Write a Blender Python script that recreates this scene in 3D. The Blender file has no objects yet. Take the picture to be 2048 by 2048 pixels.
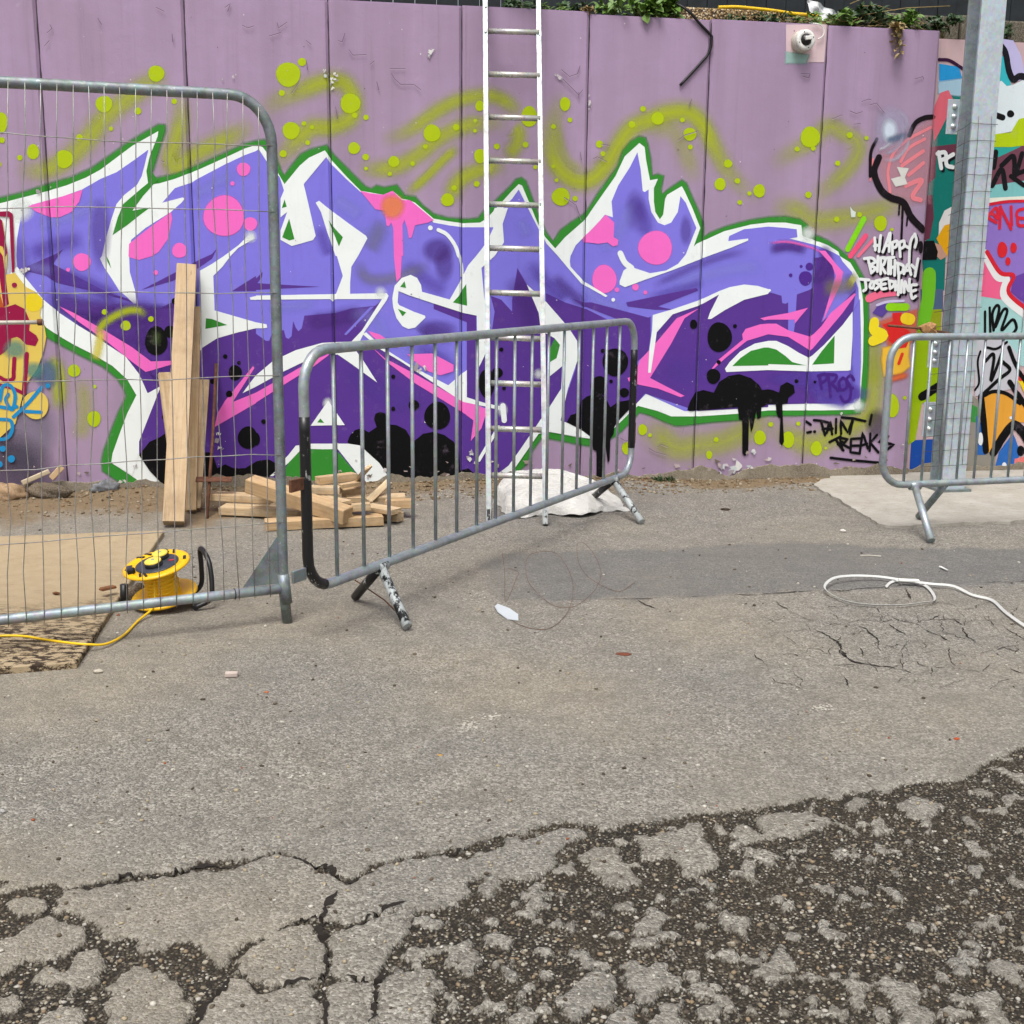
import bpy, bmesh, math, random
import numpy as np
from mathutils import Vector, Matrix
from mathutils.geometry import delaunay_2d_cdt
R = math.radians
random.seed(7)
rng = np.random.default_rng(7)
SC = bpy.context.scene
C = SC.collection

# ------------------------------------------------------------------ camera
CAM_H = 1.4
FPX, PITCH, ROLL = 2401.83, R(11.6227), R(0.5418)      # focal length in px of a 2048 px frame
_F = Vector((0, math.cos(PITCH), -math.sin(PITCH)))
_U0 = Vector((0, math.sin(PITCH), math.cos(PITCH)))
_R0 = Vector((1, 0, 0))
_R = _R0 * math.cos(ROLL) + _U0 * math.sin(ROLL)
_U = _U0 * math.cos(ROLL) - _R0 * math.sin(ROLL)
cam = bpy.data.cameras.new('camera')
camo = bpy.data.objects.new('camera', cam)
C.objects.link(camo)
cam.sensor_width = 36.0
cam.lens = FPX / 2048 * 36.0
cam.clip_start = 0.05
cam.clip_end = 500
m3 = Matrix((( _R.x, _U.x, -_F.x), (_R.y, _U.y, -_F.y), (_R.z, _U.z, -_F.z)))
camo.matrix_world = Matrix.Translation((0, 0, CAM_H)) @ m3.to_4x4()
SC.camera = camo

# ------------------------------------------------------------------ world and sun (bright overcast)
SUN_EL, SUN_AZ = R(64), R(196)          # azimuth clockwise from +Y: light from behind the camera
w = bpy.data.worlds.new('World')
SC.world = w
w.use_nodes = True
nt = w.node_tree
nt.nodes.clear()
sky = nt.nodes.new('ShaderNodeTexSky')
sky.sky_type = 'NISHITA'
sky.sun_disc = False
sky.sun_elevation = SUN_EL
sky.sun_rotation = SUN_AZ
sky.air_density = 1.0
sky.dust_density = 6.0
sky.ozone_density = 1.0
hs = nt.nodes.new('ShaderNodeHueSaturation')
hs.inputs['Saturation'].default_value = 0.30      # cloud cover greys the sky
bg = nt.nodes.new('ShaderNodeBackground')
bg.inputs['Strength'].default_value = 0.115
wo = nt.nodes.new('ShaderNodeOutputWorld')
nt.links.new(sky.outputs[0], hs.inputs['Color'])
nt.links.new(hs.outputs[0], bg.inputs['Color'])
nt.links.new(bg.outputs[0], wo.inputs['Surface'])
sun = bpy.data.lights.new('sun', 'SUN')
sun.energy = 1.5
sun.angle = R(28)
sun.color = (1.0, 0.985, 0.955)
suno = bpy.data.objects.new('sun', sun)
C.objects.link(suno)
sd = Vector((math.sin(SUN_AZ) * math.cos(SUN_EL), math.cos(SUN_AZ) * math.cos(SUN_EL), math.sin(SUN_EL)))
suno.rotation_euler = (-sd).to_track_quat('-Z', 'Y').to_euler()
suno.location = sd * 20
SC.view_settings.view_transform = 'Standard'
SC.view_settings.look = 'None'
SC.view_settings.gamma = 1
SC.view_settings.use_curve_mapping = False
SC.view_settings.exposure = 0.70
SC.render.engine = 'CYCLES'
SC.cycles.transparent_max_bounces = 24
SC.cycles.max_bounces = 5

# ------------------------------------------------------------------ measuring: photo point -> place on a real plane
WTH, WD, WH = R(10.9853), 7.65144, 2.899
JOINTS = [-5.13, -4.33, -3.53, -2.734, -1.934, -1.119, -0.330, 0.453, 1.230, 2.005, 2.778]
WE = Vector((math.cos(WTH), math.sin(WTH), 0))
WN = Vector((-math.sin(WTH), math.cos(WTH), 0))      # into the wall
WO = Vector((0, WD, 0))
EYE = Vector((0, 0, CAM_H))
TILES = {str(i + 1): ((i % 4) * 512, (i // 4) * 512, 512 / 1932) for i in range(8)}
TILES.update(n=(0, 0, 1), a=(0, 1366, .353), b=(683, 1366, .353), c=(1366, 1366, .353), d=(0, 900, .353),
             e=(683, 900, .353), f=(1366, 900, .353), h=(1580, 440, .15528), r=(1840, 150, .2329),
             q=(1700, 560, .2795), l=(0, 400, .3106), w=(300, 900, .2899), k=(200, 1080, 240 / 1932),
             g=(970, 900, 330 / 1932), t=(1560, 0, 488 / 1932), u=(1280, 0, 300 / 1932), v=(300, 500, .3))

def px(t, x, y):
    o = TILES[t]
    return o[0] + x * o[2], o[1] + y * o[2]

def parse(s, t0='n'):
    out, t = [], t0
    for tok in s.split():
        if ',' in tok:
            a, b = tok.split(',')
            out.append(px(t, float(a), float(b)))
        else:
            t = tok[1:] if tok[0] == 't' and len(tok) > 1 else tok
    return out

def ray(x, y):
    return _F + _R * ((x - 1024) / FPX) + _U * ((1024 - y) / FPX)

def gnd(x, y, z=0.0):
    d = ray(x, y)
    return EYE + d * ((z - CAM_H) / d.z)

def wall_sz(x, y, back=0.0):
    d = ray(x, y)
    o = WO + WN * back
    t = (o - EYE).dot(WN) / d.dot(WN)
    p = EYE + d * t - WO
    return p.dot(WE), p.z

def wall_pt(s, z, back=0.0):
    return WO + WE * s + WN * back + Vector((0, 0, z))

def plane_pt(x, y, o, n):
    d = ray(x, y)
    return EYE + d * ((o - EYE).dot(n) / d.dot(n))

# ------------------------------------------------------------------ mesh helpers
def s2l(c):
    return tuple(((v / 255) / 12.92 if v / 255 <= .04045 else ((v / 255 + .055) / 1.055) ** 2.4) for v in c)

def alb(c, k=0.8):
    return tuple(v * k for v in s2l(c))

def new_obj(name, me, parent=None, mat=None):
    o = bpy.data.objects.new(name, me)
    C.objects.link(o)
    if parent is not None:
        o.parent = parent
    if mat is not None and me is not None:
        me.materials.append(mat)
    return o

def from_bm(name, bm, mat=None, parent=None, smooth=False):
    me = bpy.data.meshes.new(name)
    bm.normal_update()
    bm.to_mesh(me)
    bm.free()
    if smooth:
        for p in me.polygons:
            p.use_smooth = True
    return new_obj(name, me, parent, mat)

def tag(o, label=None, cat=None, group=None, kind=None):
    if label: o['label'] = label
    if cat: o['category'] = cat
    if group: o['group'] = group
    if kind: o['kind'] = kind
    return o

def thing(name, label, cat, loc=(0, 0, 0), rz=0.0, group=None):
    o = bpy.data.objects.new(name, None)
    o.empty_display_size = 0.1
    C.objects.link(o)
    o.location = loc
    o.rotation_euler = (0, 0, rz)
    return tag(o, label, cat, group)

def put(o, parent):
    """parent a mesh given in world coordinates to a thing, keeping its place"""
    o.parent = parent
    m = Matrix.Translation(parent.location) @ parent.rotation_euler.to_matrix().to_4x4()
    o.data.transform(m.inverted())
    return o

def catmull(P, n=6, closed=False):
    P = [Vector(p) for p in P]
    if len(P) < 3: return P
    Q = ([P[-1]] + P + [P[0], P[1]]) if closed else ([P[0] * 2 - P[1]] + P + [P[-1] * 2 - P[-2]])
    out = []
    for i in range(1, len(Q) - 2):
        a, b, c, d = Q[i - 1], Q[i], Q[i + 1], Q[i + 2]
        for k in range(n):
            t = k / n
            out.append(.5 * (2 * b + (c - a) * t + (2 * a - 5 * b + 4 * c - d) * t * t + (3 * b - a - 3 * c + d) * t ** 3))
    if not closed: out.append(Q[-2])
    return out

def add_tube(bm, P, r, n=8, closed=False, caps=True):
    P = [Vector(p) for p in P]
    k = len(P)
    rr = r if isinstance(r, (list, tuple)) else [r] * k
    rings, up = [], None
    for i in range(k):
        if closed: t = P[(i + 1) % k] - P[i - 1]
        else: t = P[min(i + 1, k - 1)] - P[max(i - 1, 0)]
        t.normalize()
        if up is None:
            up = Vector((0, 0, 1)) if abs(t.z) < .9 else Vector((1, 0, 0))
        up = (up - t * up.dot(t)).normalized()
        sd_ = t.cross(up)
        rings.append([bm.verts.new(P[i] + (up * math.cos(2 * math.pi * j / n) + sd_ * math.sin(2 * math.pi * j / n)) * rr[i]) for j in range(n)])
    for i in range(k if closed else k - 1):
        A, B = rings[i], rings[(i + 1) % k]
        for j in range(n):
            f = bm.faces.new((A[j], B[j], B[(j + 1) % n], A[(j + 1) % n]))
            f.smooth = True
    if caps and not closed:
        bm.faces.new(rings[0]); bm.faces.new(list(reversed(rings[-1])))
    return rings

def tube(name, P, r, mat, parent=None, n=8, closed=False):
    bm = bmesh.new()
    add_tube(bm, P, r, n, closed)
    bmesh.ops.recalc_face_normals(bm, faces=bm.faces)
    o = from_bm(name, bm, mat)
    if parent is not None: put(o, parent)
    return o

def add_box(bm, M, sx, sy, sz, bev=0.0):
    """box of full size sx,sy,sz about the origin of matrix M"""
    r = bmesh.ops.create_cube(bm, size=1.0, matrix=M @ Matrix.Diagonal((sx, sy, sz, 1)))
    if bev:
        ed = list({e for v in r['verts'] for e in v.link_edges})
        bmesh.ops.bevel(bm, geom=ed, offset=bev, segments=2, affect='EDGES', profile=.5)

def box(name, M, sx, sy, sz, mat, parent=None, bev=0.0):
    bm = bmesh.new()
    add_box(bm, M, sx, sy, sz, bev)
    o = from_bm(name, bm, mat)
    if parent is not None: put(o, parent)
    return o

def frame(o, xdir, updir):
    x = Vector(xdir).normalized()
    y = Vector(updir).cross(x).normalized()
    z = x.cross(y)
    M = Matrix((x, y, z)).transposed().to_4x4()
    M.translation = o
    return M

def add_lathe(bm, prof, n=24, M=Matrix()):
    rings = []
    for r_, z in prof:
        if r_ < 1e-6:
            rings.append([bm.verts.new(M @ Vector((0, 0, z)))])
        else:
            rings.append([bm.verts.new(M @ Vector((r_ * math.cos(2 * math.pi * j / n), r_ * math.sin(2 * math.pi * j / n), z))) for j in range(n)])
    for A, B in zip(rings, rings[1:]):
        for j in range(n):
            j2 = (j + 1) % n
            if len(A) == 1 and len(B) == 1: continue
            if len(A) == 1: f = bm.faces.new((A[0], B[j], B[j2]))
            elif len(B) == 1: f = bm.faces.new((A[j], A[j2], B[0]))
            else: f = bm.faces.new((A[j], A[j2], B[j2], B[j]))
            f.smooth = True

def lathe(name, prof, mat, parent=None, n=24, M=Matrix()):
    bm = bmesh.new()
    add_lathe(bm, prof, n, M)
    bmesh.ops.recalc_face_normals(bm, faces=bm.faces)
    o = from_bm(name, bm, mat)
    if parent is not None: put(o, parent)
    return o

# value noise in numpy (for the shapes of the ground)
_tab = rng.random((256, 256))
def vnoise(x, y):
    xi, yi = np.floor(x).astype(int), np.floor(y).astype(int)
    xf, yf = x - xi, y - yi
    u, v = xf * xf * (3 - 2 * xf), yf * yf * (3 - 2 * yf)
    g = lambda a, b: _tab[a & 255, b & 255]
    return (g(xi, yi) * (1 - u) + g(xi + 1, yi) * u) * (1 - v) + (g(xi, yi + 1) * (1 - u) + g(xi + 1, yi + 1) * u) * v
def fbm(x, y, o=4):
    s, a, t = 0, .5, 0
    for i in range(o):
        s = s + a * vnoise(x * 2 ** i + 17.3 * i, y * 2 ** i + 9.1 * i); t += a; a *= .5
    return s / t
def poly_sd(X, Y, P):
    """signed distance to a polygon, positive inside"""
    P = np.array(P); Q = np.roll(P, -1, 0)
    d = np.full(X.shape, 1e9); ins = np.zeros(X.shape, bool)
    for (ax, ay), (bx, by) in zip(P, Q):
        ex, ey = bx - ax, by - ay
        t = np.clip(((X - ax) * ex + (Y - ay) * ey) / (ex * ex + ey * ey + 1e-12), 0, 1)
        d = np.minimum(d, (X - ax - t * ex) ** 2 + (Y - ay - t * ey) ** 2)
        c = ((ay > Y) != (by > Y)) & (X < (bx - ax) * (Y - ay) / (by - ay + 1e-12) + ax)
        ins ^= c
    d = np.sqrt(d)
    return np.where(ins, d, -d)
def line_d(X, Y, P):
    d = np.full(X.shape, 1e9)
    for (ax, ay), (bx, by) in zip(P, P[1:]):
        ex, ey = bx - ax, by - ay
        t = np.clip(((X - ax) * ex + (Y - ay) * ey) / (ex * ex + ey * ey + 1e-12), 0, 1)
        d = np.minimum(d, (X - ax - t * ex) ** 2 + (Y - ay - t * ey) ** 2)
    return np.sqrt(d)

# ------------------------------------------------------------------ materials
class NT:
    def __init__(s, name):
        s.m = bpy.data.materials.new(name); s.m.use_nodes = True
        s.t = s.m.node_tree; s.b = s.t.nodes['Principled BSDF']; s.out = s.t.nodes['Material Output']
        s.tc = s.t.nodes.new('ShaderNodeTexCoord')
        s.pos = s.tc.outputs['Object']
    def n(s, typ, **kw):
        x = s.t.nodes.new('ShaderNode' + typ)
        for k, v in kw.items(): setattr(x, k, v)
        return x
    def l(s, a, b): s.t.links.new(a, b)
    def geo(s):
        s.pos = s.n('NewGeometry').outputs['Position']
    def mapv(s, scale):
        x = s.n('Mapping'); s.l(s.pos, x.inputs[0]); x.inputs['Scale'].default_value = scale; return x.outputs[0]
    def noise(s, scale, detail=4, rough=.6, vec=None, dim=None):
        x = s.n('TexNoise'); x.inputs['Scale'].default_value = scale
        x.inputs['Detail'].default_value = detail; x.inputs['Roughness'].default_value = rough
        s.l(vec or s.pos, x.inputs['Vector']); return x.outputs['Fac']
    def vor(s, scale, feature='F1', vec=None, out='Distance'):
        x = s.n('TexVoronoi', feature=feature); x.inputs['Scale'].default_value = scale
        s.l(vec or s.pos, x.inputs['Vector']); return x.outputs[out]
    def ramp(s, f, stops):
        x = s.n('ValToRGB'); s.l(f, x.inputs[0]); e = x.color_ramp.elements
        while len(e) < len(stops): e.new(.5)
        for i, (p, c) in enumerate(stops):
            e[i].position = p
            e[i].color = (c, c, c, 1) if isinstance(c, (int, float)) else (*c, 1)
        return x.outputs[0]
    def mix(s, f, a, b, mode='MIX'):
        x = s.n('MixRGB', blend_type=mode)
        for i, v in enumerate((f, a, b)):
            if hasattr(v, 'links'): s.l(v, x.inputs[i])
            elif isinstance(v, (int, float)): x.inputs[i].default_value = v if i == 0 else (v, v, v, 1)
            else: x.inputs[i].default_value = (*v, 1)
        return x.outputs[0]
    def math(s, op, a, b=0.0, c=None, clamp=False):
        x = s.n('Math', operation=op, use_clamp=clamp)
        for i, v in enumerate((a, b) if c is None else (a, b, c)):
            if hasattr(v, 'links'): s.l(v, x.inputs[i])
            else: x.inputs[i].default_value = v
        return x.outputs[0]
    def attr(s, name, out='Fac'):
        x = s.n('Attribute', attribute_name=name); return x.outputs[out]
    def bump(s, h, strength, dist=.01, prev=None):
        x = s.n('Bump'); x.inputs['Strength'].default_value = strength; x.inputs['Distance'].default_value = dist
        s.l(h, x.inputs['Height'])
        if prev is not None: s.l(prev, x.inputs['Normal'])
        return x.outputs[0]
    def fin(s, col=None, rough=None, metal=None, normal=None, spec=None):
        B = s.b.inputs
        for v, k in ((col, 'Base Color'), (rough, 'Roughness'), (metal, 'Metallic'), (normal, 'Normal'), (spec, 'Specular IOR Level')):
            if v is None: continue
            if hasattr(v, 'links'): s.l(v, B[k])
            elif k == 'Base Color': B[k].default_value = (*v, 1)
            else: B[k].default_value = v
        return s.m

def simple(name, rgb, rough=.6, metal=0.0, var=.15, scale=8, k=.8, bump=0.0, spec=.4):
    s = NT(name); c = alb(rgb, k)
    f = s.noise(scale, 5)
    col = s.mix(s.ramp(f, [(.3, 0.0), (.7, 1.0)]), tuple(v * (1 - var) for v in c), tuple(min(1, v * (1 + var)) for v in c))
    nrm = s.bump(s.noise(scale * 6, 4), bump, .004) if bump else None
    return s.fin(col, rough, metal, nrm, spec)

def galv(name, base=(172, 182, 186), rough=.42, dirt=(92, 84, 74), amount=.5):
    s = NT(name); s.geo()
    sp = s.vor(55, out='Color')
    c = alb(base, .9)
    col = s.mix(.18, c, s.mix(1.0, c, sp, 'MULTIPLY'))
    col = s.mix(s.ramp(s.noise(14, 6, .7), [(.45, 0.0), (.75, amount)]), col, alb(dirt))
    col = s.mix(s.ramp(s.noise(70, 4, .7), [(.6, 0.0), (.72, .5)]), col, alb((225, 228, 226)))
    rg = s.ramp(s.noise(30, 4), [(.3, rough - .1), (.7, rough + .15)])
    return s.fin(col, rg, .55, s.bump(s.noise(90, 3), .12, .003))

def wood(name, light=(222, 202, 168), dark=(184, 154, 114), rough=.75):
    s = NT(name)
    v = s.mapv((2.2, 40, 40))
    g = s.noise(1.6, 6, .65, v)
    kn = s.ramp(s.vor(3.0, vec=s.mapv((1.0, 6, 6))), [(.0, 1.0), (.07, .0)])
    col = s.mix(s.ramp(g, [(.35, 0.0), (.65, 1.0)]), alb(dark), alb(light))
    col = s.mix(s.ramp(s.noise(5, 4), [(.35, 0.0), (.8, .45)]), col, alb((186, 166, 136)))
    info = s.n('ObjectInfo')
    col = s.mix(s.math('MULTIPLY', info.outputs['Random'], .55), col, alb((186, 146, 98)))
    col = s.mix(s.ramp(s.noise(3.4, 6, .75), [(.48, 0.0), (.66, .5)]), col, alb((138, 116, 90)))
    col = s.mix(s.ramp(s.noise(2.2, 5, .7, s.mapv((1.5, 60, 60))), [(.62, 0.0), (.68, .55)]), col, alb((104, 78, 52)))
    col = s.mix(s.math('MULTIPLY', kn, .8), col, alb((96, 60, 34)))
    col = s.mix(s.ramp(s.noise(60, 3, .8), [(.66, 0.0), (.74, .45)]), col, alb((84, 70, 54)))
    return s.fin(col, rough, 0, s.bump(g, .25, .003), .25)
# ------------------------------------------------------------------ ground
def g2(s, t='n', z=0.0):
    return [(p.x, p.y) for p in (gnd(*q, z) for q in parse(s, t))]

EDGE = ("a -400,1080 0,1100 190,1130 330,1130 400,1150 540,1120 700,1080 860,1060 1000,1060 1150,1010 1270,1000 1420,990 1570,945 1700,985 1800,1010 1925,1080 "
        "b 60,1100 200,1010 400,960 600,935 700,935 850,850 1000,830 1250,780 1400,775 1530,805 1650,780 1800,755 1930,745 "
        "c 150,725 400,700 700,640 900,615 1100,605 1300,555 1550,545 1700,465 1800,400 1930,350 2300,250")
ISL = [
 "a 400,1165 560,1150 870,1110 1100,1070 1290,1060 1440,1010 1570,962 1700,1000 1830,1070 1925,1120 b 60,1125 210,1035 400,990 600,975 700,1000 800,960 1000,900 1250,815 1400,820 1380,860 1280,900 1210,960 1220,1020 1120,1080 1000,1100 850,1080 700,1110 735,1150 700,1200 650,1250 430,1280 380,1240 250,1275 100,1345 0,1355 a 1920,1345 1800,1335 1700,1325 1590,1385 1400,1480 1370,1500 1300,1540 1240,1590 1130,1500 1100,1440 980,1470 900,1510 800,1510 800,1430 640,1440 560,1400 570,1360 500,1330 420,1290 310,1280 320,1220 380,1170",
 "a 1400,1495 1560,1420 1700,1352 1780,1370 1790,1440 1850,1520 1870,1600 1800,1680 1600,1700 1500,1720 1400,1650 1350,1600 1370,1540",
 "a 1870,1440 1930,1400 b 0,1390 90,1370 250,1310 330,1290 390,1340 390,1380 330,1440 250,1530 250,1580 200,1660 60,1665 0,1645 a 1920,1645 1870,1610 1880,1520",
 "a 1150,1880 1230,1780 1300,1680 1400,1690 1490,1740 1580,1730 1750,1710 1810,1800 1800,2000 1150,2000",
 "a 1830,1720 1925,1680 b 0,1680 180,1705 185,1800 150,1900 60,2000 a 1850,2000 1860,1830",
 "b 220,1690 330,1620 500,1640 600,1680 540,1730 520,1820 530,2000 210,2000 205,1800",
 "a 620,1900 620,1720 700,1650 800,1600 950,1650 1050,1730 1080,1850 1050,1900 1000,2000 600,2000",
 "a -200,1500 0,1470 150,1380 280,1320 310,1330 400,1380 470,1380 480,1450 400,1500 300,1560 150,1560 60,1620 0,1640 -200,1700",
 "a 50,1250 60,1220 190,1200 270,1220 250,1280 100,1310", "a -100,1160 0,1150 90,1100 160,1120 150,1160 20,1170 -100,1180",
 "a 190,1680 260,1610 370,1640 400,1590 480,1510 570,1490 600,1590 550,1680 450,1720 390,1760 380,1700 260,1700",
 "a -100,1880 -100,1780 0,1780 100,1770 130,1810 100,1850", "a 180,2000 270,1860 380,1830 480,1860 490,2000",
 "b 1340,960 1430,910 1560,930 1570,1000 1640,1040 1690,1110 1620,1140 1500,1120 1420,1040 1400,970 1370,1000",
 "b 1650,850 1750,850 1930,810 c 40,775 100,790 120,860 190,960 200,1010 80,1070 0,1050 b 1930,1010 1880,950 1780,970 1710,980 1720,920",
 "b 1250,1340 1340,1320 1340,1370 1280,1410", "b 1640,1400 1760,1260 1870,1310 1790,1370 1680,1430", "b 630,1500 720,1440 740,1470 640,1560",
 "b 780,1130 850,1120 900,1150 840,1200 790,1190", "b 940,1230 1000,1200 1010,1250 960,1260", "b 1080,1150 1120,1150 1130,1230 1090,1290 1050,1260",
 "b 1350,1670 1450,1590 1530,1650 1560,1740 1500,1810 1400,1830 1370,1890 1280,1880 1210,1800 1210,1760 1300,1730",
 "b 1590,1580 1670,1560 1800,1620 1930,1650 1930,1720 1800,1690 1780,1770 1720,1800 1660,1750 1620,1680",
 "b 1480,2000 1550,1850 1640,1820 1670,2000", "b 1720,2000 1820,1810 1930,1790 1930,2000", "b 980,1760 1030,1740 1010,1800 970,1800", "b 910,1600 1010,1640 970,1660",
 "c 390,760 520,730 700,710 840,760 780,810 640,860 540,850 470,840", "c 240,910 290,870 270,850 340,780 400,830 470,860 400,890 300,930",
 "c 390,960 440,920 540,960 530,1020 440,1000", "c 910,670 970,640 1050,650 980,720 930,710", "c 1230,690 1320,640 1490,690 1440,720 1410,770 1330,740 1270,730",
 "c 1060,770 1120,750 1160,800 1110,850 1070,830", "c 180,1280 230,1270 380,1320 360,1380 320,1400 200,1330", "c 200,1510 270,1500 340,1530 300,1560 230,1550",
 "c 30,1700 100,1660 210,1690 150,1740 60,1740", "c 60,1830 140,1800 210,1820 190,1880 90,1870", "c 690,1780 770,1770 740,1810",
 "c 1160,1660 1260,1680 1330,1720 1330,1800 1430,1870 1420,2000 1250,2000 1230,1860 1180,1840", "c 1700,1570 1800,1550 1900,1600 1900,1700 1800,1640",
 "c 1690,1730 1770,1710 1830,1850 1820,2000 1720,2000 1670,1790", "c 1500,1740 1620,1780 1580,1800", "c 1540,1590 1620,1600 1600,1640 1540,1620",
 "c 1730,1330 1780,1300 1800,1380", "c 1540,1370 1630,1420 1570,1410", "c 1250,880 1290,870 1290,910", "c 560,1230 610,1200 630,1250 590,1260"]
BAND = ("e 820,620 900,590 1300,570 1932,553 f 300,535 600,520 1350,560 1932,555 2400,550 2400,725 f 1932,745 1550,770 1200,780 500,810 0,830 "
        "e 1650,835 1200,850 900,855 800,760")
PAD = "f 735,200 760,222 900,300 1000,370 1050,395 1130,440 1200,448 1280,443 1480,430 1932,412 2500,395 2500,60 1000,110"

def ground_fields(X, Y):
    edge = g2(EDGE)
    top = [(-9, edge[0][1])] + edge + [(9, edge[-1][1] + .3), (9, 14), (-9, 14)]
    n1 = (fbm(X * 22, Y * 22, 4) - .5)
    n2 = (fbm(X * 70 + 5, Y * 70, 3) - .5)
    L = poly_sd(X, Y, top) + .003 + n1 * .032 + n2 * .032
    for s in ISL:
        P = g2(s)
        c = np.mean(P, 0); rad = max(math.dist(c, q) for q in P) + .15
        k = (X - c[0]) ** 2 + (Y - c[1]) ** 2 < rad * rad
        if k.any():
            L[k] = np.maximum(L[k], poly_sd(X[k], Y[k], P) + .001 + n1[k] * .024 + n2[k] * .026)
    # crumbs of the old surface left inside the worn patch
    crumb = (fbm(X * 26 + 40, Y * 26 + 3, 3) - .665) * .12
    L = np.where(X > -.35 + (Y - 2.2) * .15, np.maximum(L, crumb), L)
    dw = (X * -WN.x + (WD - Y) * WN.y)            # distance in front of the wall
    lft = np.clip((.3 - X) / 2.5, 0, 1)
    dirt = np.clip(1.2 - dw / (.34 + .62 * lft) + (fbm(X * 3, Y * 3) - .5) * 1.6, 0, 1)
    tan = np.clip(.35 + (fbm(X * 1.3 + 9, Y * 1.3) - .5) * 2.2 + lft * .35 - np.clip((X - .6) * .3, 0, .3), 0, 1)
    band = np.clip(poly_sd(X, Y, g2(BAND)) / .05 + (fbm(X * 14, Y * 14) - .5) * 2.2 + .5, 0, 1) * np.clip((X + .45) * 1.6, 0, 1)
    return L, dirt, tan, band, dw

def mat_ground():
    s = NT('asphalt'); s.geo()
    a = s.n('Attribute', attribute_name='gmix'); sep = s.n('SeparateColor'); s.l(a.outputs['Color'], sep.inputs[0])
    L, dirt, tan = sep.outputs[0], sep.outputs[1], sep.outputs[2]; band = a.outputs['Alpha']
    fine = s.noise(160, 3, .7)
    big = s.noise(1.4, 5, .6)
    v1 = s.vor(165, out='Color'); v1d = s.vor(165)
    sv = s.n('SeparateColor'); s.l(v1, sv.inputs[0])
    g = s.ramp(sv.outputs[0], [(.0, alb((62, 56, 48), .62)), (.34, alb((138, 131, 119), .66)), (.7, alb((180, 173, 160), .66)), (.92, alb((206, 200, 187), .66)), (1.0, alb((230, 225, 213), .68))])
    col = s.mix(.38, g, alb((160, 155, 145), .66))
    col = s.mix(s.ramp(s.noise(40, 5, .75), [(.5, 0.0), (.68, .55)]), col, alb((106, 99, 89), .6))
    col = s.mix(s.ramp(big, [(.35, 0.0), (.7, .35)]), col, alb((132, 132, 132), .62))
    col = s.mix(s.math('MULTIPLY', tan, .42), col, alb((178, 165, 141), .66))
    col = s.mix(s.ramp(s.noise(6.5, 6, .75), [(.40, .34), (.54, 0.0)]), col, alb((124, 119, 110), .6))
    col = s.mix(s.ramp(s.noise(3.1, 6, .8, s.mapv((1, .5, 1))), [(.6, 0.0), (.72, .3)]), col, alb((190, 184, 170), .62))
    col = s.mix(s.math('MULTIPLY', band, .5), col, alb((112, 114, 117), .56))
    spk = s.ramp(s.noise(9, 6, .8), [(.7, 0.0), (.76, .55)])
    col = s.mix(spk, col, alb((205, 196, 178), .62))
    dcol = s.mix(s.noise(26, 6, .7), alb((108, 88, 66), .66), alb((172, 150, 118), .66))
    dm = s.ramp(s.math('ADD', dirt, s.math('MULTIPLY', s.math('SUBTRACT', s.noise(18, 5, .7), .5), .8)), [(.35, 0.0), (.75, 1.0)])
    col = s.mix(dm, col, dcol)
    # worn through: dark binder with stones
    Ls = s.math('ADD', L, s.math('MULTIPLY', s.math('SUBTRACT', s.noise(120, 4, .8), .5), .030))
    lit = s.ramp(s.math('MULTIPLY_ADD', Ls, 60, .5), [(.35, 0.0), (.65, 1.0)])
    w1 = s.n('SeparateColor'); s.l(s.vor(150, out='Color'), w1.inputs[0])
    wd = s.vor(150)
    wcol = s.ramp(w1.outputs[1], [(0, alb((62, 56, 48), .56)), (.5, alb((92, 84, 72), .56)), (.76, alb((120, 112, 97), .56)), (.9, alb((162, 154, 138), .58)), (1, alb((204, 199, 187), .6))])
    wcol = s.mix(s.ramp(wd, [(.35, 0.0), (.62, 1.0)]), wcol, alb((50, 45, 39), .54))
    wcol = s.mix(s.ramp(s.noise(5, 4, .7), [(.4, 0.0), (.7, .35)]), wcol, alb((84, 74, 58), .54))
    fincol = s.mix(lit, wcol, col)
    h = s.math('ADD', s.math('MULTIPLY', v1d, -1.0), fine)
    b1 = s.bump(h, .75, .006)
    b2 = s.bump(s.math('MULTIPLY', wd, -1.0), .7, .008)
    mx = s.n('MixRGB'); s.l(lit, mx.inputs[0]); s.l(b2, mx.inputs[1]); s.l(b1, mx.inputs[2])
    return s.fin(fincol, .88, 0, mx.outputs[0], .25)

NR, NCOL = 470, 640
iy = np.linspace(1 / 1.45, 1 / 9.6, NR)
yy = 1 / iy
uu = np.linspace(-.78, .78, NCOL)
GY = np.repeat(yy[:, None], NCOL, 1)
GX = uu[None, :] * (GY * .95 + .55)
GL, Gd, Gt, Gb, Gw = ground_fields(GX, GY)
sm = np.clip(GL / .011 + .55, 0, 1); sm = sm * sm * (3 - 2 * sm)
GZ = -.013 * (1 - sm) + (fbm(GX * 45, GY * 45) - .5) * .009 * (1 - sm) + (fbm(GX * 1.5, GY * 1.5) - .5) * .012
mound = np.clip(1 - Gw / .55, 0, 1) ** 1.5
GZ += mound * (.02 + .05 * fbm(GX * 5, GY * 5)) * np.clip((1.5 - GX) / 1.0, .12, 1)
edgefade = np.minimum(np.minimum(np.arange(NR), np.arange(NR)[::-1])[:, None], np.minimum(np.arange(NCOL), np.arange(NCOL)[::-1])[None, :])
me = bpy.data.meshes.new('ground')
V = np.stack([GX, GY, GZ], -1).reshape(-1, 3)
ii = (np.arange(NR - 1)[:, None] * NCOL + np.arange(NCOL - 1)[None, :]).ravel()
Fq = np.stack([ii, ii + 1, ii + NCOL + 1, ii + NCOL], -1)
nv0 = len(V)
OUT = np.array([(-60, -30, -.03), (60, -30, -.03), (60, 60, -.03), (-60, 60, -.03)])
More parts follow.
